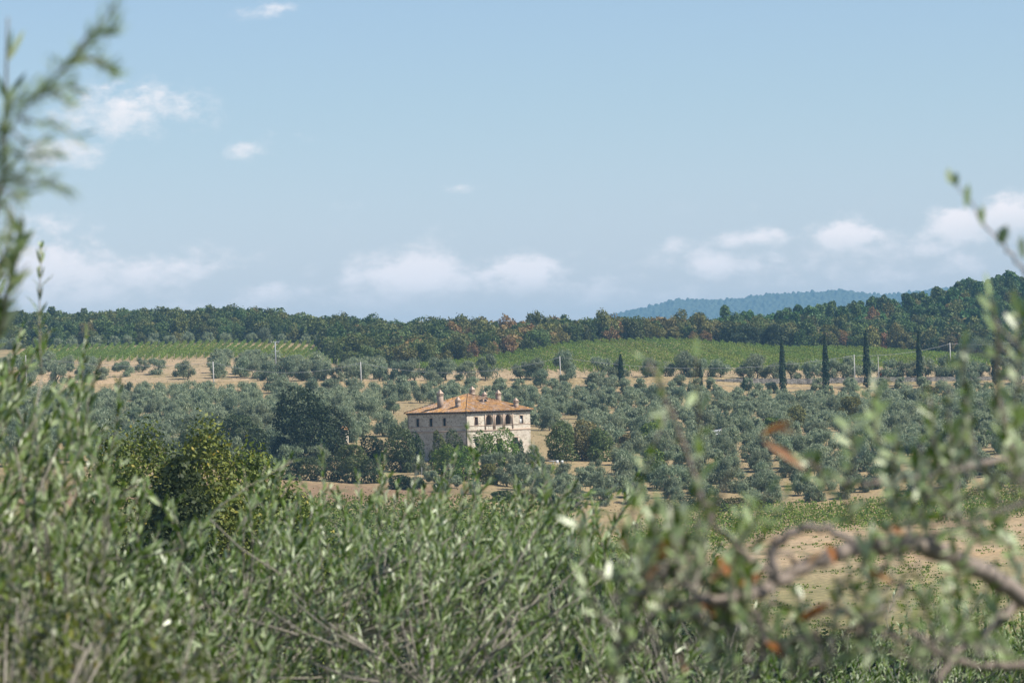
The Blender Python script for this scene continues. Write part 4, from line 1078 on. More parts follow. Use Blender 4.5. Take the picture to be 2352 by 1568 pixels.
NAME = {'oak': "dark green oak", 'rust': "rust-brown withered oak", 'yellow': "yellow-green tree", 'pine': "deep green pine"}
WOOD = {'left': "the left ridge woods", 'middle': "the middle woods", 'right': "the right hill woods"}
quota = {'oak': 300, 'rust': 110, 'yellow': 240, 'pine': 140}
keep = set()
for kd in quota:
    ids = [i for i in np.argsort(-vis) if FR[i][3] == kd and vis[i] > 2][:quota[kd]]; keep |= set(int(i) for i in ids)
cnt = {}; sv = {}; 
for i in sorted(range(len(FR)), key=lambda i: FR[i][0] / FR[i][1]):
    x, Y, s, kd, zn = FR[i]; z = gz(x, Y) - .2
    if i in keep:
        tier = "lower edge" if Y < front(x / Y * FPX) + 22 else ("skyline" if Y > (1260 if zn == 'middle' else 1425) else "middle height")
        key = (kd, zn, tier); cnt[key] = cnt.get(key, 0) + 1
        KF[kd].place(x, Y, z, s, s * random.uniform(.85, 1.15), random.random() * 6.28, f"{ordw(cnt[key])} {NAME[kd]} from the left, {tier} of {WOOD[zn]}",
                     'pine' if kd == 'pine' else 'tree', f"{NAME[kd]}s in {WOOD[zn]}")
    else:
        sv.setdefault(kd, []).append((x, Y, z, s))
for kd, items in sv.items():
    vv = []; rr = []
    for j, (x, Y, z, s) in enumerate(items):
        k_ = KF[kd]; v, rnd = crown_arrays(240, k_.rx * s, k_.rx * s, (k_.h - 1.2) * s, .8, 9, j, shape='cone' if kd == 'pine' else 'round')
        vv.append(v + np.array([x, Y, z + 1.2 * s])); rr.append(rnd)
    mm = {'oak': M_OAK, 'rust': M_RUST, 'yellow': M_YOAK, 'pine': M_PINE}[kd]
    tag(link("woods", quads_mesh("woods", np.concatenate(vv), np.concatenate(rr), [mm])), "deeper " + NAME[kd] + " crowns merging inside the ridge woods", "woods", kind='stuff')
for i, (u, vt) in enumerate(((868, 737), (905, 742), (938, 747), (975, 748))):
    p = P(u, vt, 1345); K_UPINE.place(p[0], 1345, p[2] - K_UPINE.h, .85, 1.0, i, f"{ordw(i + 1)} flat-topped light green umbrella pine from the left on the skyline dip", 'pine', "umbrella pines on the skyline")

# ------------------------------------------------------------------ weeds on the dry field and tufts on the slopes
n = 6500; aa = rng.uniform(150, 1350, n); yy = rng.uniform(330, 520, n); x = aa / FPX * yy
dens_ = np.sin(x * .33) + np.sin(yy * .21 + x * .1) + rng.normal(0, .9, n) > .6
x, yy = x[dens_], yy[dens_]; n = len(x); z = ground(x, yy); m_ = 7
c = np.repeat(np.stack([x, yy, z], 1), m_, 0) + rng.normal(0, .22, (n * m_, 3)) * np.array([1, 1, 0])
h = rng.uniform(.10, .32, (n * m_, 1)); d = unit(rng.normal(0, .5, (n * m_, 3)) + np.array([0, 0, 1.0])); sd3 = unit(np.cross(d, rng.normal(size=(n * m_, 3)))) * .09
v = np.stack([c - sd3 * .3, c + d * h * .6 + sd3, c + d * h, c + d * h * .6 - sd3], 1).reshape(-1, 3)
tag(link("weeds", quads_mesh("weeds", v, rng.random(n * m_), [M_VINE])), "low green weeds dotted over the bare sandy field", "weeds", kind='stuff')
M_HAY = leaf_mat("dry_grass", g3((.26, .20, .10), (.36, .28, .15), (.46, .37, .22)), 0, 0, .2)
n = 16000; yy = rng.uniform(600, 1085, n); aa = rng.uniform(-1200, 1250, n); x = aa / FPX * yy
ok = ~((yy > 936) & (yy < 949)); x, yy = x[ok], yy[ok]; n = len(x)
c = np.stack([x, yy, ground(x, yy)], 1); h = rng.uniform(.08, .22, (n, 1)); d = unit(rng.normal(0, .35, (n, 3)) + np.array([0, 0, 1.0])); sd3 = unit(np.cross(d, rng.normal(size=(n, 3)))) * .16
v = np.stack([c - sd3, c + d * h * .7 - sd3 * 1.1, c + d * h, c + sd3], 1).reshape(-1, 3)
tag(link("dry_grass", quads_mesh("dry_grass", v, rng.random(n), [M_HAY])), "straw-coloured dry grass tufts across the slopes", "grass", kind='stuff')

# ------------------------------------------------------------------ foreground olive foliage
FG_TOP = [(0, (.020, .055, .005)), (.40, (.085, .165, .014)), (.72, (.22, .32, .06)), (1, (.46, .54, .24))]  # pale upper end paints glints into the colour of some leaves
FG_BACK = [(0, (.17, .26, .08)), (.40, (.33, .43, .18)), (.75, (.52, .60, .34)), (1, (.66, .71, .48))]
M_FGOLIVE = leaf_mat("olive_leaf", FG_TOP, .05, .005, .34, FG_BACK, rough=.38, spec=.6)
M_FGYEL = leaf_mat("young_leaf", [(0, (.075, .115, .020)), (.5, (.165, .215, .038)), (.85, (.28, .31, .07)), (1, (.33, .28, .05))], .05, .005, .35, g3((.16, .19, .09), (.24, .27, .14), (.32, .34, .2)), rough=.45, spec=.4)
M_FEATHER = leaf_mat("feathery_leaf", g3((.16, .24, .08), (.30, .40, .16), (.46, .54, .28)), .05, .005, .6, rough=.5, spec=.35)
M_DEAD = leaf_mat("withered_leaf", g3((.34, .11, .025), (.48, .20, .06), (.60, .38, .22)), .05, .01, .35, rough=.6)

class Foliage:
    def __init__(s): s.p = []; s.d = []; s.n = []; s.L = []; s.W = []; s.tw = MB()
    def leaves(s, p, d, n, L, W):
        s.p.append(p); s.d.append(d); s.n.append(n); s.L.append(L); s.W.append(W)
    def shoot(s, p0, d0, length, leafL, leafW, r, gap=.019, bend=.25, twig=.0022, open_=(22, 46), start=.08):
        d0 = unit(np.asarray(d0, float)); m = max(3, int(length / gap))
        bd = r.normal(0, bend, 3); f = (np.arange(m) + .5) / m; f = start + f * (1 - start)
        path = lambda q: np.asarray(p0) + d0 * length * q[:, None] + bd * length * .5 * (q ** 2)[:, None]
        pt = path(f); ax = unit(d0 + bd * f[:, None])
        h = unit(np.cross(ax, np.array([.3, .5, .2]))); k = np.cross(ax, h)
        ang = np.arange(m) * 1.5708 + r.uniform(0, 6.28) + r.normal(0, .3, m)
        rad = h * np.cos(ang)[:, None] + k * np.sin(ang)[:, None]
        th_ = np.radians(r.uniform(open_[0], open_[1], m)) * (1 - .55 * f ** 3)
        for sg in (1, -1):
            dd_ = ax * np.cos(th_)[:, None] + rad * sg * np.sin(th_)[:, None] + r.normal(0, .16, (m, 3)); dd_ = unit(dd_)
            nn_ = unit(ax * .8 - rad * sg * .35 + r.normal(0, .38, (m, 3)) + np.array([0, 0, .25])); nn_ = unit(nn_ - dd_ * (nn_ * dd_).sum(1, keepdims=True))
            ok = r.random(m) > .12
            s.leaves(pt[ok], dd_[ok], nn_[ok], (leafL * r.uniform(.65, 1.2, m) * (1 - .35 * f ** 4))[ok], (leafW * r.uniform(.75, 1.2, m))[ok])
        qs = np.linspace(0, 1, 5); s.tw.tube(list(path(qs)), [twig * (1 - .7 * q_) + .0006 for q_ in qs], 4)
    def build(s, root, mat, twigmat, leaf_name="crown", twig_name="twig_sprays", bendL=.10, seed=1):
        r = np.random.default_rng(seed); loc = np.array(root.location)
        p = np.concatenate(s.p) - loc; d = np.concatenate(s.d); n = np.concatenate(s.n); L = np.concatenate(s.L)[:, None]; Wd = np.concatenate(s.W)[:, None]
        sd_ = np.cross(d, n); b_ = n * L * bendL * r.uniform(-.6, 1.4, (len(L), 1))
        v = np.stack([p, p + d * L * .3 + sd_ * Wd * .46, p + d * L * .3 - sd_ * Wd * .46, p + d * L * .7 + sd_ * Wd * .40 - b_ * .5, p + d * L * .7 - sd_ * Wd * .40 - b_ * .5, p + d * L - b_], 1).reshape(-1, 3)
        m = len(L); pat = np.array([0, 2, 1, 1, 2, 4, 3, 3, 4, 5])
        loops = (np.arange(m)[:, None] * 6 + pat[None]).ravel(); tot = np.tile([3, 4, 3], m)
        rnd = np.repeat(np.clip(r.normal(.45, .28, m) + (r.random(m) > .97) * .25, 0, 1), 3)  # a few leaves pushed to the ramp end that holds the olive glints
        link(leaf_name, np_mesh(leaf_name, v, loops, tot, [mat], rnd), root)
        if s.tw.v:
            s.tw.v = [tuple(np.array(q_) - loc) for q_ in s.tw.v]; s.tw.obj(twig_name, [twigmat], root, True)

def near_tree(name, label, cx, cy, topline, Yr, n, leafL, leafW, seed, depth=1.0, lean=(.22, 0, 1), sl=(.18, .42), mat=None, gap=.019, trunk=True, cat='olive tree', limb_n=14, xr=None, jag=.10, powr=1.0):
    """a near tree: shoots fill the crown between Yr under the height line; trunk and limbs carry them"""
    r = np.random.default_rng(seed); g = gz(cx, cy); root = empty(name, (cx, cy, g)); F = Foliage()
    ym = (Yr[0] + Yr[1]) / 2
    tl = np.array([(lambda q_: (q_[0], q_[2]))(P(u, v, ym)) for (u, v) in topline])
    ax0, ax1 = tl[0, 0], tl[-1, 0]
    def top(x): return np.interp(x, tl[:, 0], tl[:, 1])
    nodes = []; tm = MB()
    fork = np.array([cx, cy, g + 1.15])
    if trunk: tm.tube([(cx, cy, g - .3), (cx + .04, cy, g + .5), fork], [.17, .13, .115], 9)
    for k_ in range(limb_n):
        x = ax0 + (ax1 - ax0) * (k_ + .5 + r.uniform(-.3, .3)) / limb_n; y_ = r.uniform(*Yr); e = np.array([x, y_, top(x) - r.uniform(.6, 1.05)])
        m1 = fork * .55 + e * .45 + np.array([r.normal(0, .1), r.normal(0, .1), r.uniform(-.1, .1)]); m2 = fork * .22 + e * .78 + np.array([r.normal(0, .08), r.normal(0, .08), r.uniform(-.05, .12)])
        pts = [fork, m1, m2, e]; tm.tube(pts, [.05, .026, .011, .004], 6)
        for f in np.linspace(.45, 1, 7):
            i_ = min(int(f * 3), 2); nodes.append(pts[i_] + (pts[i_ + 1] - pts[i_]) * (f * 3 - i_))
    nodes = np.array(nodes)
    for _ in range(n):
        x = r.uniform(ax0, ax1); y_ = r.uniform(*Yr); L = r.uniform(*sl)
        dep = depth * r.random() ** powr
        tipz = top(x) + r.normal(0, jag) - dep - (.12 * abs(y_ - ym) / max(.1, Yr[1] - Yr[0]))
        d = np.array(lean) + r.normal(0, .30, 3); d = unit(d)
        p0 = np.array([x, y_, tipz]) - d * L
        F.shoot(p0, d, L, leafL, leafW, r, gap)
        q_ = nodes[np.argmin(((nodes - p0) ** 2).sum(1) + 1.2 * np.maximum(0, nodes[:, 2] - p0[2]) ** 2)]
        dq = np.linalg.norm(q_ - p0); q_ = p0 + (q_ - p0) * min(1, .32 / max(dq, .01)); F.tw.tube([q_, q_ * .45 + p0 * .55 - np.array([0, 0, .02]), p0], [.0034, .0028, .0022], 4)
    F.build(root, mat or M_FGOLIVE, M_TWIG, seed=seed)
    tm.v = [tuple(np.array(q_) - np.array(root.location)) for q_ in tm.v]; tm.obj("trunk", [M_BARK], root, True)
    return tag(root, label, cat)

c0 = P(700, 1568, 14.8)
near_tree("olive_tree", "near blurred olive tree whose upright leafy shoots fill the bottom middle", c0[0], 14.8,
          [(-350, 1300), (200, 1290), (400, 1220), (520, 1140), (610, 1065), (700, 1020), (800, 1070), (1000, 1075), (1200, 1075), (1320, 1085), (1420, 1120), (1520, 1190), (1620, 1290), (1750, 1400), (1950, 1568)], (13.2, 16.2), 2250, .056, .0096, 11, 1.15, lean=(.28, 0, 1), powr=.9)
c0 = P(-250, 1568, 10.6)
near_tree("olive_tree", "nearer, paler blurred olive tree rising along the left edge", c0[0], 10.6,
          [(-900, 450), (-300, 520), (-80, 640), (20, 720), (110, 790), (210, 860), (290, 985), (370, 1160), (470, 1320), (580, 1480), (680, 1700)], (9.8, 12.0), 1500, .055, .0105, 12, 1.15, lean=(.35, 0, 1), powr=.9)
c0 = P(150, 1568, 8.6)
near_tree("privet_bush", "yellow-green small-leaved bush in the bottom left corner", c0[0], 8.6,
          [(-350, 1180), (0, 1210), (160, 1260), (330, 1340), (470, 1440), (600, 1540), (720, 1700)], (8.0, 9.3), 520, .032, .0135, 13, .55, lean=(.1, 0, 1), sl=(.12, .26), mat=M_FGYEL, gap=.016, cat='bush', jag=.05)
c0 = P(2200, 1568, 27)
near_tree("olive_tree", "pale olive crown with small leaves in the bottom right corner", c0[0], 27,
          [(1860, 1600), (1930, 1510), (1990, 1440), (2100, 1405), (2230, 1395), (2352, 1400), (2480, 1420), (2620, 1520)], (25.6, 28.4), 1250, .066, .0145, 14, 1.2, gap=.02)

# the branch that arches in from the right, close to the camera
r = np.random.default_rng(21)
NS = .74
def PN(u, v, Y): return P(u, v, Y * NS)
root = empty("olive_tree", (PN(2750, 1900, 7.6)[0], 7.6 * NS, gz(PN(2750, 1900, 7.6)[0], 7.6 * NS))); loc = np.array(root.location)
F = Foliage(); tm = MB()
def poly(pts, Y, Y2=None):
    Y2 = Y if Y2 is None else Y2
    return [PN(u, v, Y + (Y2 - Y) * i / max(1, len(pts) - 1)) for i, (u, v) in enumerate(pts)]
def smooth_line(pts, n=4):
    pts = np.array(pts); out = []
    for i in range(len(pts) - 1):
        a, b2, c2, d2 = pts[max(i - 1, 0)], pts[i], pts[i + 1], pts[min(i + 2, len(pts) - 1)]
        for k_ in range(n):
            q_ = k_ / n; out.append(.5 * ((2 * b2) + (-a + c2) * q_ + (2 * a - 5 * b2 + 4 * c2 - d2) * q_ ** 2 + (-a + 3 * b2 - 3 * c2 + d2) * q_ ** 3))
    out.append(pts[-1]); return out
def limb(pts, Y, Y2, r0, r1, mb=None):
    l = smooth_line(poly(pts, Y, Y2), 6); k_ = len(l)
    for i in range(1, k_ - 1): l[i] = l[i] + r.normal(0, .0035 * NS, 3)
    (mb or tm).tube(l, [(r0 + (r1 - r0) * i / (k_ - 1)) * NS * .95 * r.uniform(.85, 1.18) for i in range(k_)], 7); return l
MM = .001
limb([(2900, 2000), (2820, 1700), (2640, 1480), (2480, 1420), (2352, 1372), (2250, 1308), (2150, 1262), (2050, 1248), (1950, 1262), (1880, 1285), (1790, 1335), (1700, 1372), (1620, 1375)], 7.8, 6.9, .027, .011)
limb([(1790, 1335), (1770, 1280), (1800, 1235), (1870, 1212), (1960, 1240)], 6.8, 6.8, .011, .006)
limb([(1700, 1372), (1745, 1420), (1750, 1500), (1735, 1560)], 7.0, 7.0, .007, .005)
limb([(1620, 1375), (1560, 1390), (1500, 1420), (1440, 1500), (1400, 1560)], 7.0, 7.2, .006, .004)
limb([(1700, 1372), (1620, 1340), (1540, 1320), (1480, 1340), (1440, 1420), (1400, 1500)], 7.0, 7.4, .006, .003)
limb([(1560, 1300), (1500, 1345), (1445, 1420), (1390, 1540)], 7.3, 7.6, .008, .005)
limb([(2640, 1480), (2450, 1520), (2250, 1530), (2100, 1480), (1980, 1420), (1860, 1400)], 7.6, 7.3, .009, .004)
limb([(2352, 1372), (2300, 1420), (2200, 1500), (2150, 1568)], 7.6, 7.4, .010, .006)
limb([(2480, 1420), (2420, 1200), (2330, 1060), (2200, 1080), (2080, 1100), (1960, 1110), (1860, 1060)], 7.7, 7.2, .009, .003)
limb([(1640, 1200), (1600, 1120), (1580, 1040), (1545, 960), (1515, 880), (1490, 830)], 6.9, 6.9, .005, .002)
limb([(1790, 1335), (1700, 1260), (1640, 1200), (1660, 1120), (1700, 1060)], 7.0, 6.9, .006, .003)
limb([(2420, 1200), (2380, 900), (2370, 700), (2352, 620), (2290, 550), (2230, 470), (2180, 400)], 7.6, 7.0, .0055, .0007)
limb([(2080, 1100), (2020, 1020), (2005, 940), (2010, 900)], 7.3, 7.2, .004, .002)
limb([(2200, 1080), (2215, 960), (2210, 860), (2214, 800)], 7.3, 7.2, .0045, .002)
limb([(2330, 1060), (2290, 900), (2290, 780), (2275, 690)], 7.3, 7.2, .0045, .002)
limb([(1620, 1375), (1560, 1330), (1500, 1300), (1420, 1330), (1340, 1300)], 7.0, 7.4, .005, .002)
for _ in range(26):     # dry side twigs of the tangle
    u0, v0 = r.uniform(1480, 2150), r.uniform(1290, 1480); a_ = r.uniform(2.2, 4.4) if r.random() < .6 else r.uniform(-.8, 1.2); L_ = r.uniform(70, 190)
    limb([(u0, v0), (u0 + L_ * .4 * math.cos(a_) + r.normal(0, 10), v0 - L_ * .3 * math.sin(a_)), (u0 + L_ * .75 * math.cos(a_), v0 - L_ * .55 * math.sin(a_) + r.normal(0, 14)), (u0 + L_ * math.cos(a_) + r.normal(0, 12), v0 - L_ * .9 * math.sin(a_))], r.uniform(6.9, 7.5), r.uniform(6.9, 7.5), .0042, .0012)
LS = [  # leafy shoots: path, depth, how thickly leaved
    ([(1640, 1200), (1600, 1120), (1580, 1040), (1545, 960), (1515, 880), (1490, 830)], 6.9, .034, .8), ([(1600, 1120), (1608, 1000), (1600, 900), (1602, 820)], 6.9, .05, .8),
    ([(2080, 1100), (2020, 1020), (2005, 940), (2010, 900)], 7.2, .022, 1), ([(2060, 1180), (2050, 1090), (2060, 1010)], 7.2, .024, 1),
    ([(2200, 1080), (2215, 960), (2210, 860), (2214, 800)], 7.2, .026, 1), ([(2330, 1060), (2290, 900), (2290, 780), (2275, 690)], 7.2, .03, 1),
    ([(2352, 1150), (2330, 1000), (2340, 850), (2335, 720)], 7.3, .024, 1), ([(2250, 1250), (2200, 1180), (2140, 1120), (2100, 1060)], 7.2, .024, 1),
    ([(2150, 1262), (2120, 1200), (2130, 1130), (2180, 1060)], 7.3, .024, 1), ([(1960, 1200), (1940, 1130), (1960, 1050), (1950, 980)], 7.1, .026, 1),
    ([(2352, 1372), (2330, 1280), (2280, 1200), (2290, 1120)], 7.5, .02, 1), ([(2300, 1420), (2240, 1380), (2200, 1330), (2190, 1260)], 7.4, .022, 1),
    ([(1620, 1340), (1580, 1280), (1570, 1220), (1540, 1180)], 7.0, .022, 1), ([(1700, 1330), (1690, 1260), (1730, 1200), (1760, 1130)], 7.0, .026, 1),
    ([(1520, 1400), (1480, 1330), (1470, 1270), (1500, 1210)], 7.2, .022, 1), ([(1660, 1560), (1640, 1480), (1600, 1420), (1560, 1390)], 7.2, .022, 1),
    ([(1820, 1560), (1800, 1490), (1760, 1440), (1690, 1400)], 7.1, .026, 1), ([(2150, 1568), (2100, 1520), (2020, 1490), (1950, 1500)], 7.3, .026, 1),
    ([(2352, 1520), (2300, 1490), (2230, 1480), (2180, 1440)], 7.4, .022, 1), ([(1440, 1568), (1420, 1500), (1450, 1430)], 7.3, .022, 1),
    ([(1380, 1420), (1350, 1350), (1340, 1280), (1330, 1200)], 7.6, .022, 1), ([(2080, 1300), (2040, 1240), (2060, 1170)], 7.2, .026, 1),
    ([(1900, 1130), (1880, 1080), (1840, 1050)], 7.1, .03, .8), ([(2352, 1280), (2310, 1240), (2240, 1230), (2180, 1210)], 7.4, .022, 1),
    ([(1560, 1480), (1530, 1420), (1560, 1350), (1610, 1300)], 7.0, .024, 1), ([(1940, 1330), (1990, 1290), (2010, 1230)], 7.1, .03, .8)]
for (pts, Y, gap, amt) in LS:
    gap *= 1.0 * NS
    l = np.array(smooth_line(poly(pts, Y + .1, Y - .1), 3))
    tm.tube(list(l), [.0024 * NS] * len(l), 5)
    seg = np.linalg.norm(np.diff(l, axis=0), axis=1); cum = np.concatenate([[0], np.cumsum(seg)]); m = int(cum[-1] / gap) + 1
    s_ = (np.arange(m) + .4) * gap; pt = np.stack([np.interp(s_, cum, l[:, i]) for i in range(3)], 1)
    ax_ = unit(np.stack([np.interp(s_ + .01, cum, l[:, i]) - np.interp(s_ - .01, cum, l[:, i]) for i in range(3)], 1))
    ang = r.uniform(0, 6.28, m); h_ = unit(np.cross(ax_, np.array([0, 1.0, .2]))); k_ = np.cross(ax_, h_)
    for sg in (1, -1):
        rad = (h_ * np.cos(ang)[:, None] + k_ * np.sin(ang)[:, None]) * sg
        dd_ = unit(ax_ * .6 + rad * .75 + r.normal(0, .22, (m, 3)) + np.array([0, 0, .15])); nn_ = unit(ax_ * .6 - rad * .3 + r.normal(0, .5, (m, 3)) + np.array([.2, -.2, .4])); nn_ = unit(nn_ - dd_ * (nn_ * dd_).sum(1, keepdims=True))
        ok = r.random(m) < amt * .92
        F.leaves(pt[ok], dd_[ok], nn_[ok], r.uniform(.036, .058, m)[ok] * NS, r.uniform(.0120, .0170, m)[ok] * NS)
LP = np.array([v_ for v_ in tm.v])
AREAS = [(1400, 1700, 1200, 1440, 28), (1880, 2352, 1420, 1568, 20), (2080, 2400, 1050, 1210, 18), (1450, 1900, 1440, 1568, 24), (2290, 2420, 800, 1030, 4)]
for (u0, u1, v0, v1, n_) in AREAS:
    for _ in range(n_):
        Yd = r.uniform(6.8, 7.8); p0 = PN(r.uniform(u0, u1), r.uniform(v0, v1), Yd); Ls = r.uniform(.08, .20) * NS
        q_ = LP[np.argmin(((LP - p0) ** 2).sum(1))]; dq = np.linalg.norm(q_ - p0)
        F.shoot(p0, (r.normal(.05, .45), r.normal(0, .3), 1), Ls, r.uniform(.036, .052) * NS, r.uniform(.0105, .0145) * NS, r, .024 * NS, .3, .0018 * NS, (28, 58))
        F.tw.tube([q_, (q_ + p0) / 2 + r.normal(0, .011, 3), p0], [.0024, .0019, .0014], 5)
# hanging leaves at the very tip against the sky
tipd = [(2178, 385, 2182, 425), (2196, 395, 2192, 430), (2224, 420, 2218, 480), (2256, 470, 2254, 520), (2312, 515, 2304, 560), (2300, 520, 2296, 565), (2345, 540, 2349, 600)]
for (u0, v0, u1, v1) in tipd:
    a, b2 = PN(u0, v0, 7.0), PN(u1, v1, 7.0); d = b2 - a; L = np.linalg.norm(d); nn_ = np.array([[r.uniform(-.6, .6), -.8, r.uniform(-.2, .5)]])
    d = unit(d)[None]; nn_ = unit(nn_ - d * (nn_ * d).sum(1, keepdims=True)); F.leaves(a[None], d, nn_, np.array([L]), np.array([.015 * NS]))
F.build(root, M_FGOLIVE, M_TWIG, "leaves", seed=22)
tm.v = [tuple(np.array(q_) - loc) for q_ in tm.v]; tm.obj("branch", [M_FROND], root, True)
D = [(1745, 1000, 1820, 965, .014), (1752, 1008, 1850, 1075, .016), (1770, 985, 1828, 990, .010), (1505, 1290, 1530, 1235, .022), (1530, 1235, 1558, 1262, .018), (1630, 1335, 1665, 1300, .016), (1655, 1275, 1672, 1318, .018),
     (1900, 1245, 1918, 1290, .015), (1990, 1310, 2050, 1335, .013), (1830, 1425, 1905, 1385, .014), (2050, 1205, 2068, 1225, .014), (1560, 1500, 1575, 1540, .014), (1440, 1265, 1425, 1240, .014), (1610, 1380, 1640, 1410, .016), (1700, 1345, 1745, 1318, .018), (1480, 1330, 1512, 1300, .016), (1850, 1300, 1890, 1268, .015), (1760, 1470, 1795, 1500, .015)]
for (u0, v0, u1, v1, wd) in D:
    a, b2 = PN(u0, v0, 6.95), PN(u1, v1, 6.9); d = b2 - a; L = np.linalg.norm(d); d = d / L; nn_ = unit(np.array([r.uniform(-.3, .5), -1, r.uniform(.1, .7)])); nn_ = nn_ - d * (nn_ @ d); nn_ /= np.linalg.norm(nn_); sd_ = np.cross(d, nn_)
    vv = []; 
    for i in range(7):
        f = i / 6; w_ = wd * .5 * NS * math.sin(math.pi * (f * .9 + .06)) ; c = a + d * L * f - nn_ * .25 * L * (f - .5) ** 2
        vv += [c - sd_ * w_ + nn_ * w_ * .5, c, c + sd_ * w_ + nn_ * w_ * .5]
    lo = []; 
    for i in range(6):
        for j in range(2): lo += [i * 3 + j, i * 3 + j + 1, i * 3 + j + 4, i * 3 + j + 3]
    me = np_mesh("withered_leaf", np.array(vv) - loc, lo, [4] * 12, [M_DEAD], np.full(12, r.random()))
    link("withered_leaf", me, root)
mb = MB(); mb.tube([(0, 0, -.3), (.03, 0, .35), np.array(PN(2900, 2000, 7.8)) - loc], [.12, .09, .018], 8); mb.obj("trunk", [M_BARK], root, True)
tag(root, "very near blurred olive with a bare brown arching branch and withered orange leaves", "olive tree")

# feathery twigs in the upper left
r = np.random.default_rng(31)
bp_ = P(-260, 1568, 5.6); root = empty("broom_shrub", (bp_[0], 5.6, gz(bp_[0], 5.6))); loc = np.array(root.location); F = Foliage(); tm = MB()
tm.tube([(0, 0, -.2), (.02, 0, .6), np.array(P(-200, 900, 5.6)) - loc, np.array(P(-90, 560, 5.6)) - loc], [.03, .02, .011, .005], 7)
FE = [([(-90, 560), (-30, 400), (40, 270), (80, 225), (130, 172), (175, 125), (225, 85), (270, 55)], 9), ([(175, 125), (200, 85), (235, 50), (265, 15)], 8), ([(130, 172), (190, 130), (235, 150), (265, 170)], 8), ([(150, 150), (190, 140), (228, 138), (262, 160)], 8),
      ([(80, 225), (120, 205), (165, 200), (185, 205)], 9), ([(80, 225), (120, 210), (145, 225), (155, 245)], 7), ([(40, 270), (80, 280), (130, 285), (175, 315)], 6), ([(30, 300), (60, 330), (85, 330), (110, 310)], 6),
      ([(-30, 400), (20, 350), (60, 360), (95, 355), (140, 360)], 8), ([(-40, 420), (20, 410), (70, 420), (115, 415), (155, 435)], 9), ([(-30, 430), (20, 440), (45, 460), (60, 440)], 9), ([(-60, 480), (-10, 440), (10, 400), (15, 360)], 10),
      ([(-60, 480), (0, 470), (25, 480), (20, 520), (5, 560)], 6), ([(-50, 380), (0, 320), (20, 260), (50, 215), (60, 200)], 8), ([(-60, 330), (0, 290), (15, 240), (30, 220)], 7), ([(-90, 560), (-20, 600), (10, 640), (30, 600), (50, 570)], 4), ([(-90, 560), (-30, 480), (0, 430), (40, 400), (90, 395)], 8)]
for (pts, den) in FE:
    l = np.array(smooth_line(poly(pts, 5.6 + r.uniform(-.12, .12), 5.6 + r.uniform(-.15, .15)), 3)); tm.tube([q_ - loc for q_ in l], list(np.linspace(.0018, .0006, len(l))), 5)
    seg = np.linalg.norm(np.diff(l, axis=0), axis=1); cum = np.concatenate([[0], np.cumsum(seg)]); m = int(cum[-1] * 100 * den * .75)
    s_ = (r.random(m) ** .7) * cum[-1]; pt = np.stack([np.interp(s_, cum, l[:, i]) for i in range(3)], 1)
    ax_ = unit(np.stack([np.interp(s_ + .01, cum, l[:, i]) - np.interp(s_ - .01, cum, l[:, i]) for i in range(3)], 1))
    dd_ = unit(ax_ * .7 + r.normal(0, .42, (m, 3))); nn_ = unit(r.normal(size=(m, 3))); nn_ = unit(nn_ - dd_ * (nn_ * dd_).sum(1, keepdims=True))
    F.leaves(pt, dd_, nn_, r.uniform(.012, .026, m), r.uniform(.0015, .0026, m))
F.build(root, M_FEATHER, M_FROND, "leaves", seed=32)
tm.obj("stem", [M_FROND], root, True)
tag(root, "feathery blurred green twigs against the sky in the upper left corner", "shrub")
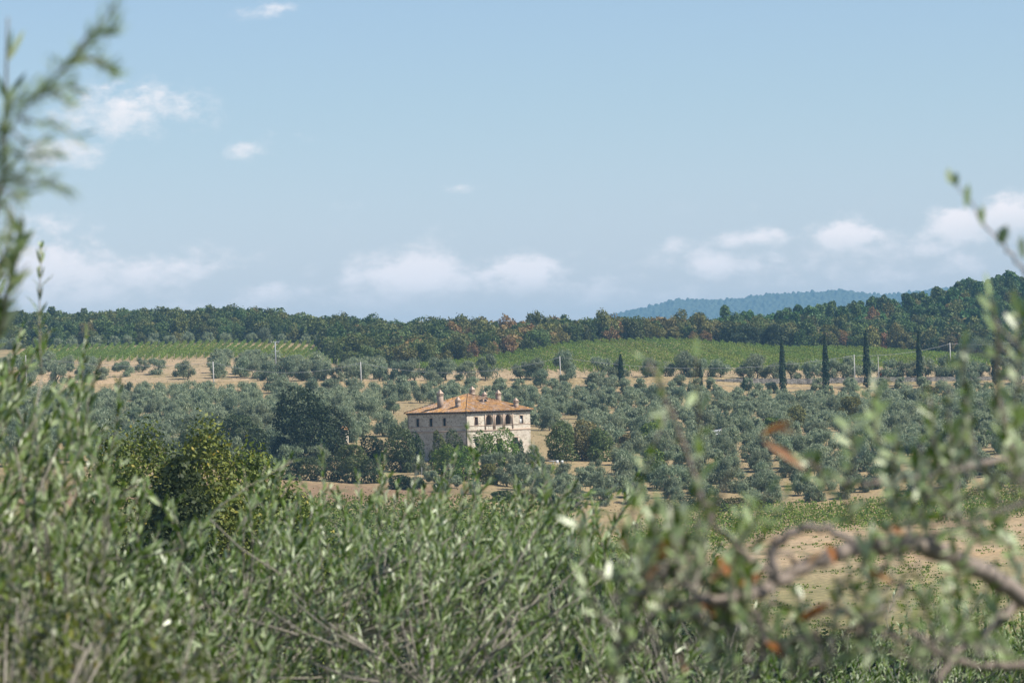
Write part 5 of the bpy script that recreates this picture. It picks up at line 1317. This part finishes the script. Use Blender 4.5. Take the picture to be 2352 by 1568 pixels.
# a slim olive shoot beside them
r = np.random.default_rng(41); root = empty("olive_tree", (P(-420, 1568, 7.5)[0], 7.5, gz(P(-420, 1568, 7.5)[0], 7.5))); loc = np.array(root.location); F = Foliage(); tm = MB()
tm.tube([(0, 0, -.2), (.03, 0, .7), np.array(P(-300, 1100, 7.5)) - loc, np.array(P(-120, 860, 7.5)) - loc], [.08, .06, .03, .012], 7)
for (pts, gap) in (([(-120, 860), (-30, 760), (20, 660), (40, 580), (48, 500)], .02), ([(-120, 860), (-40, 600), (5, 420), (12, 250), (18, 40)], .055), ([(-120, 860), (-60, 700), (0, 600), (30, 540)], .022), ([(-100, 900), (-20, 800), (10, 720), (25, 640)], .02)):
    l = np.array(smooth_line(poly(pts, 7.5, 7.3), 3)); tm.tube([q_ - loc for q_ in l], list(np.linspace(.005, .0014, len(l))), 5)
    seg = np.linalg.norm(np.diff(l, axis=0), axis=1); cum = np.concatenate([[0], np.cumsum(seg)]); m = int(cum[-1] / gap); s_ = (np.arange(m) + .5) * gap
    pt = np.stack([np.interp(s_, cum, l[:, i]) for i in range(3)], 1); ax_ = unit(np.stack([np.interp(s_ + .01, cum, l[:, i]) - np.interp(s_ - .01, cum, l[:, i]) for i in range(3)], 1))
    for sg in (1, -1):
        rad = unit(np.cross(ax_, r.normal(size=(m, 3)))); dd_ = unit(ax_ * .8 + rad * .5 * sg); nn_ = unit(r.normal(size=(m, 3))); nn_ = unit(nn_ - dd_ * (nn_ * dd_).sum(1, keepdims=True))
        F.leaves(pt, dd_, nn_, r.uniform(.035, .055, m), r.uniform(.009, .012, m))
F.build(root, M_FGOLIVE, M_TWIG, "leaves", seed=42); tm.obj("stem_sprays", [M_TWIG], root, True)
tag(root, "slim near olive shoots standing up along the left edge below the feathery twigs", "olive tree")

# ------------------------------------------------------------------ air
HAZE = 0.95e-4
mh_ = bpy.data.materials.new("haze"); mh_.use_nodes = True; t = mh_.node_tree; t.nodes.clear()
pv = t.nodes.new('ShaderNodeVolumePrincipled'); pv.inputs['Color'].default_value = (.36, .70, 1.0, 1); pv.inputs['Density'].default_value = HAZE; pv.inputs['Anisotropy'].default_value = 0.0
ou = t.nodes.new('ShaderNodeOutputMaterial'); t.links.new(pv.outputs[0], ou.inputs['Volume'])
mb = MB(); mb.box(np.zeros(3), _X, np.array([0, 1.0, 0]), eZ, -14000, 14000, -420, 12500, -30, 232)
tag(mb.obj("haze", [mh_]), kind='stuff')
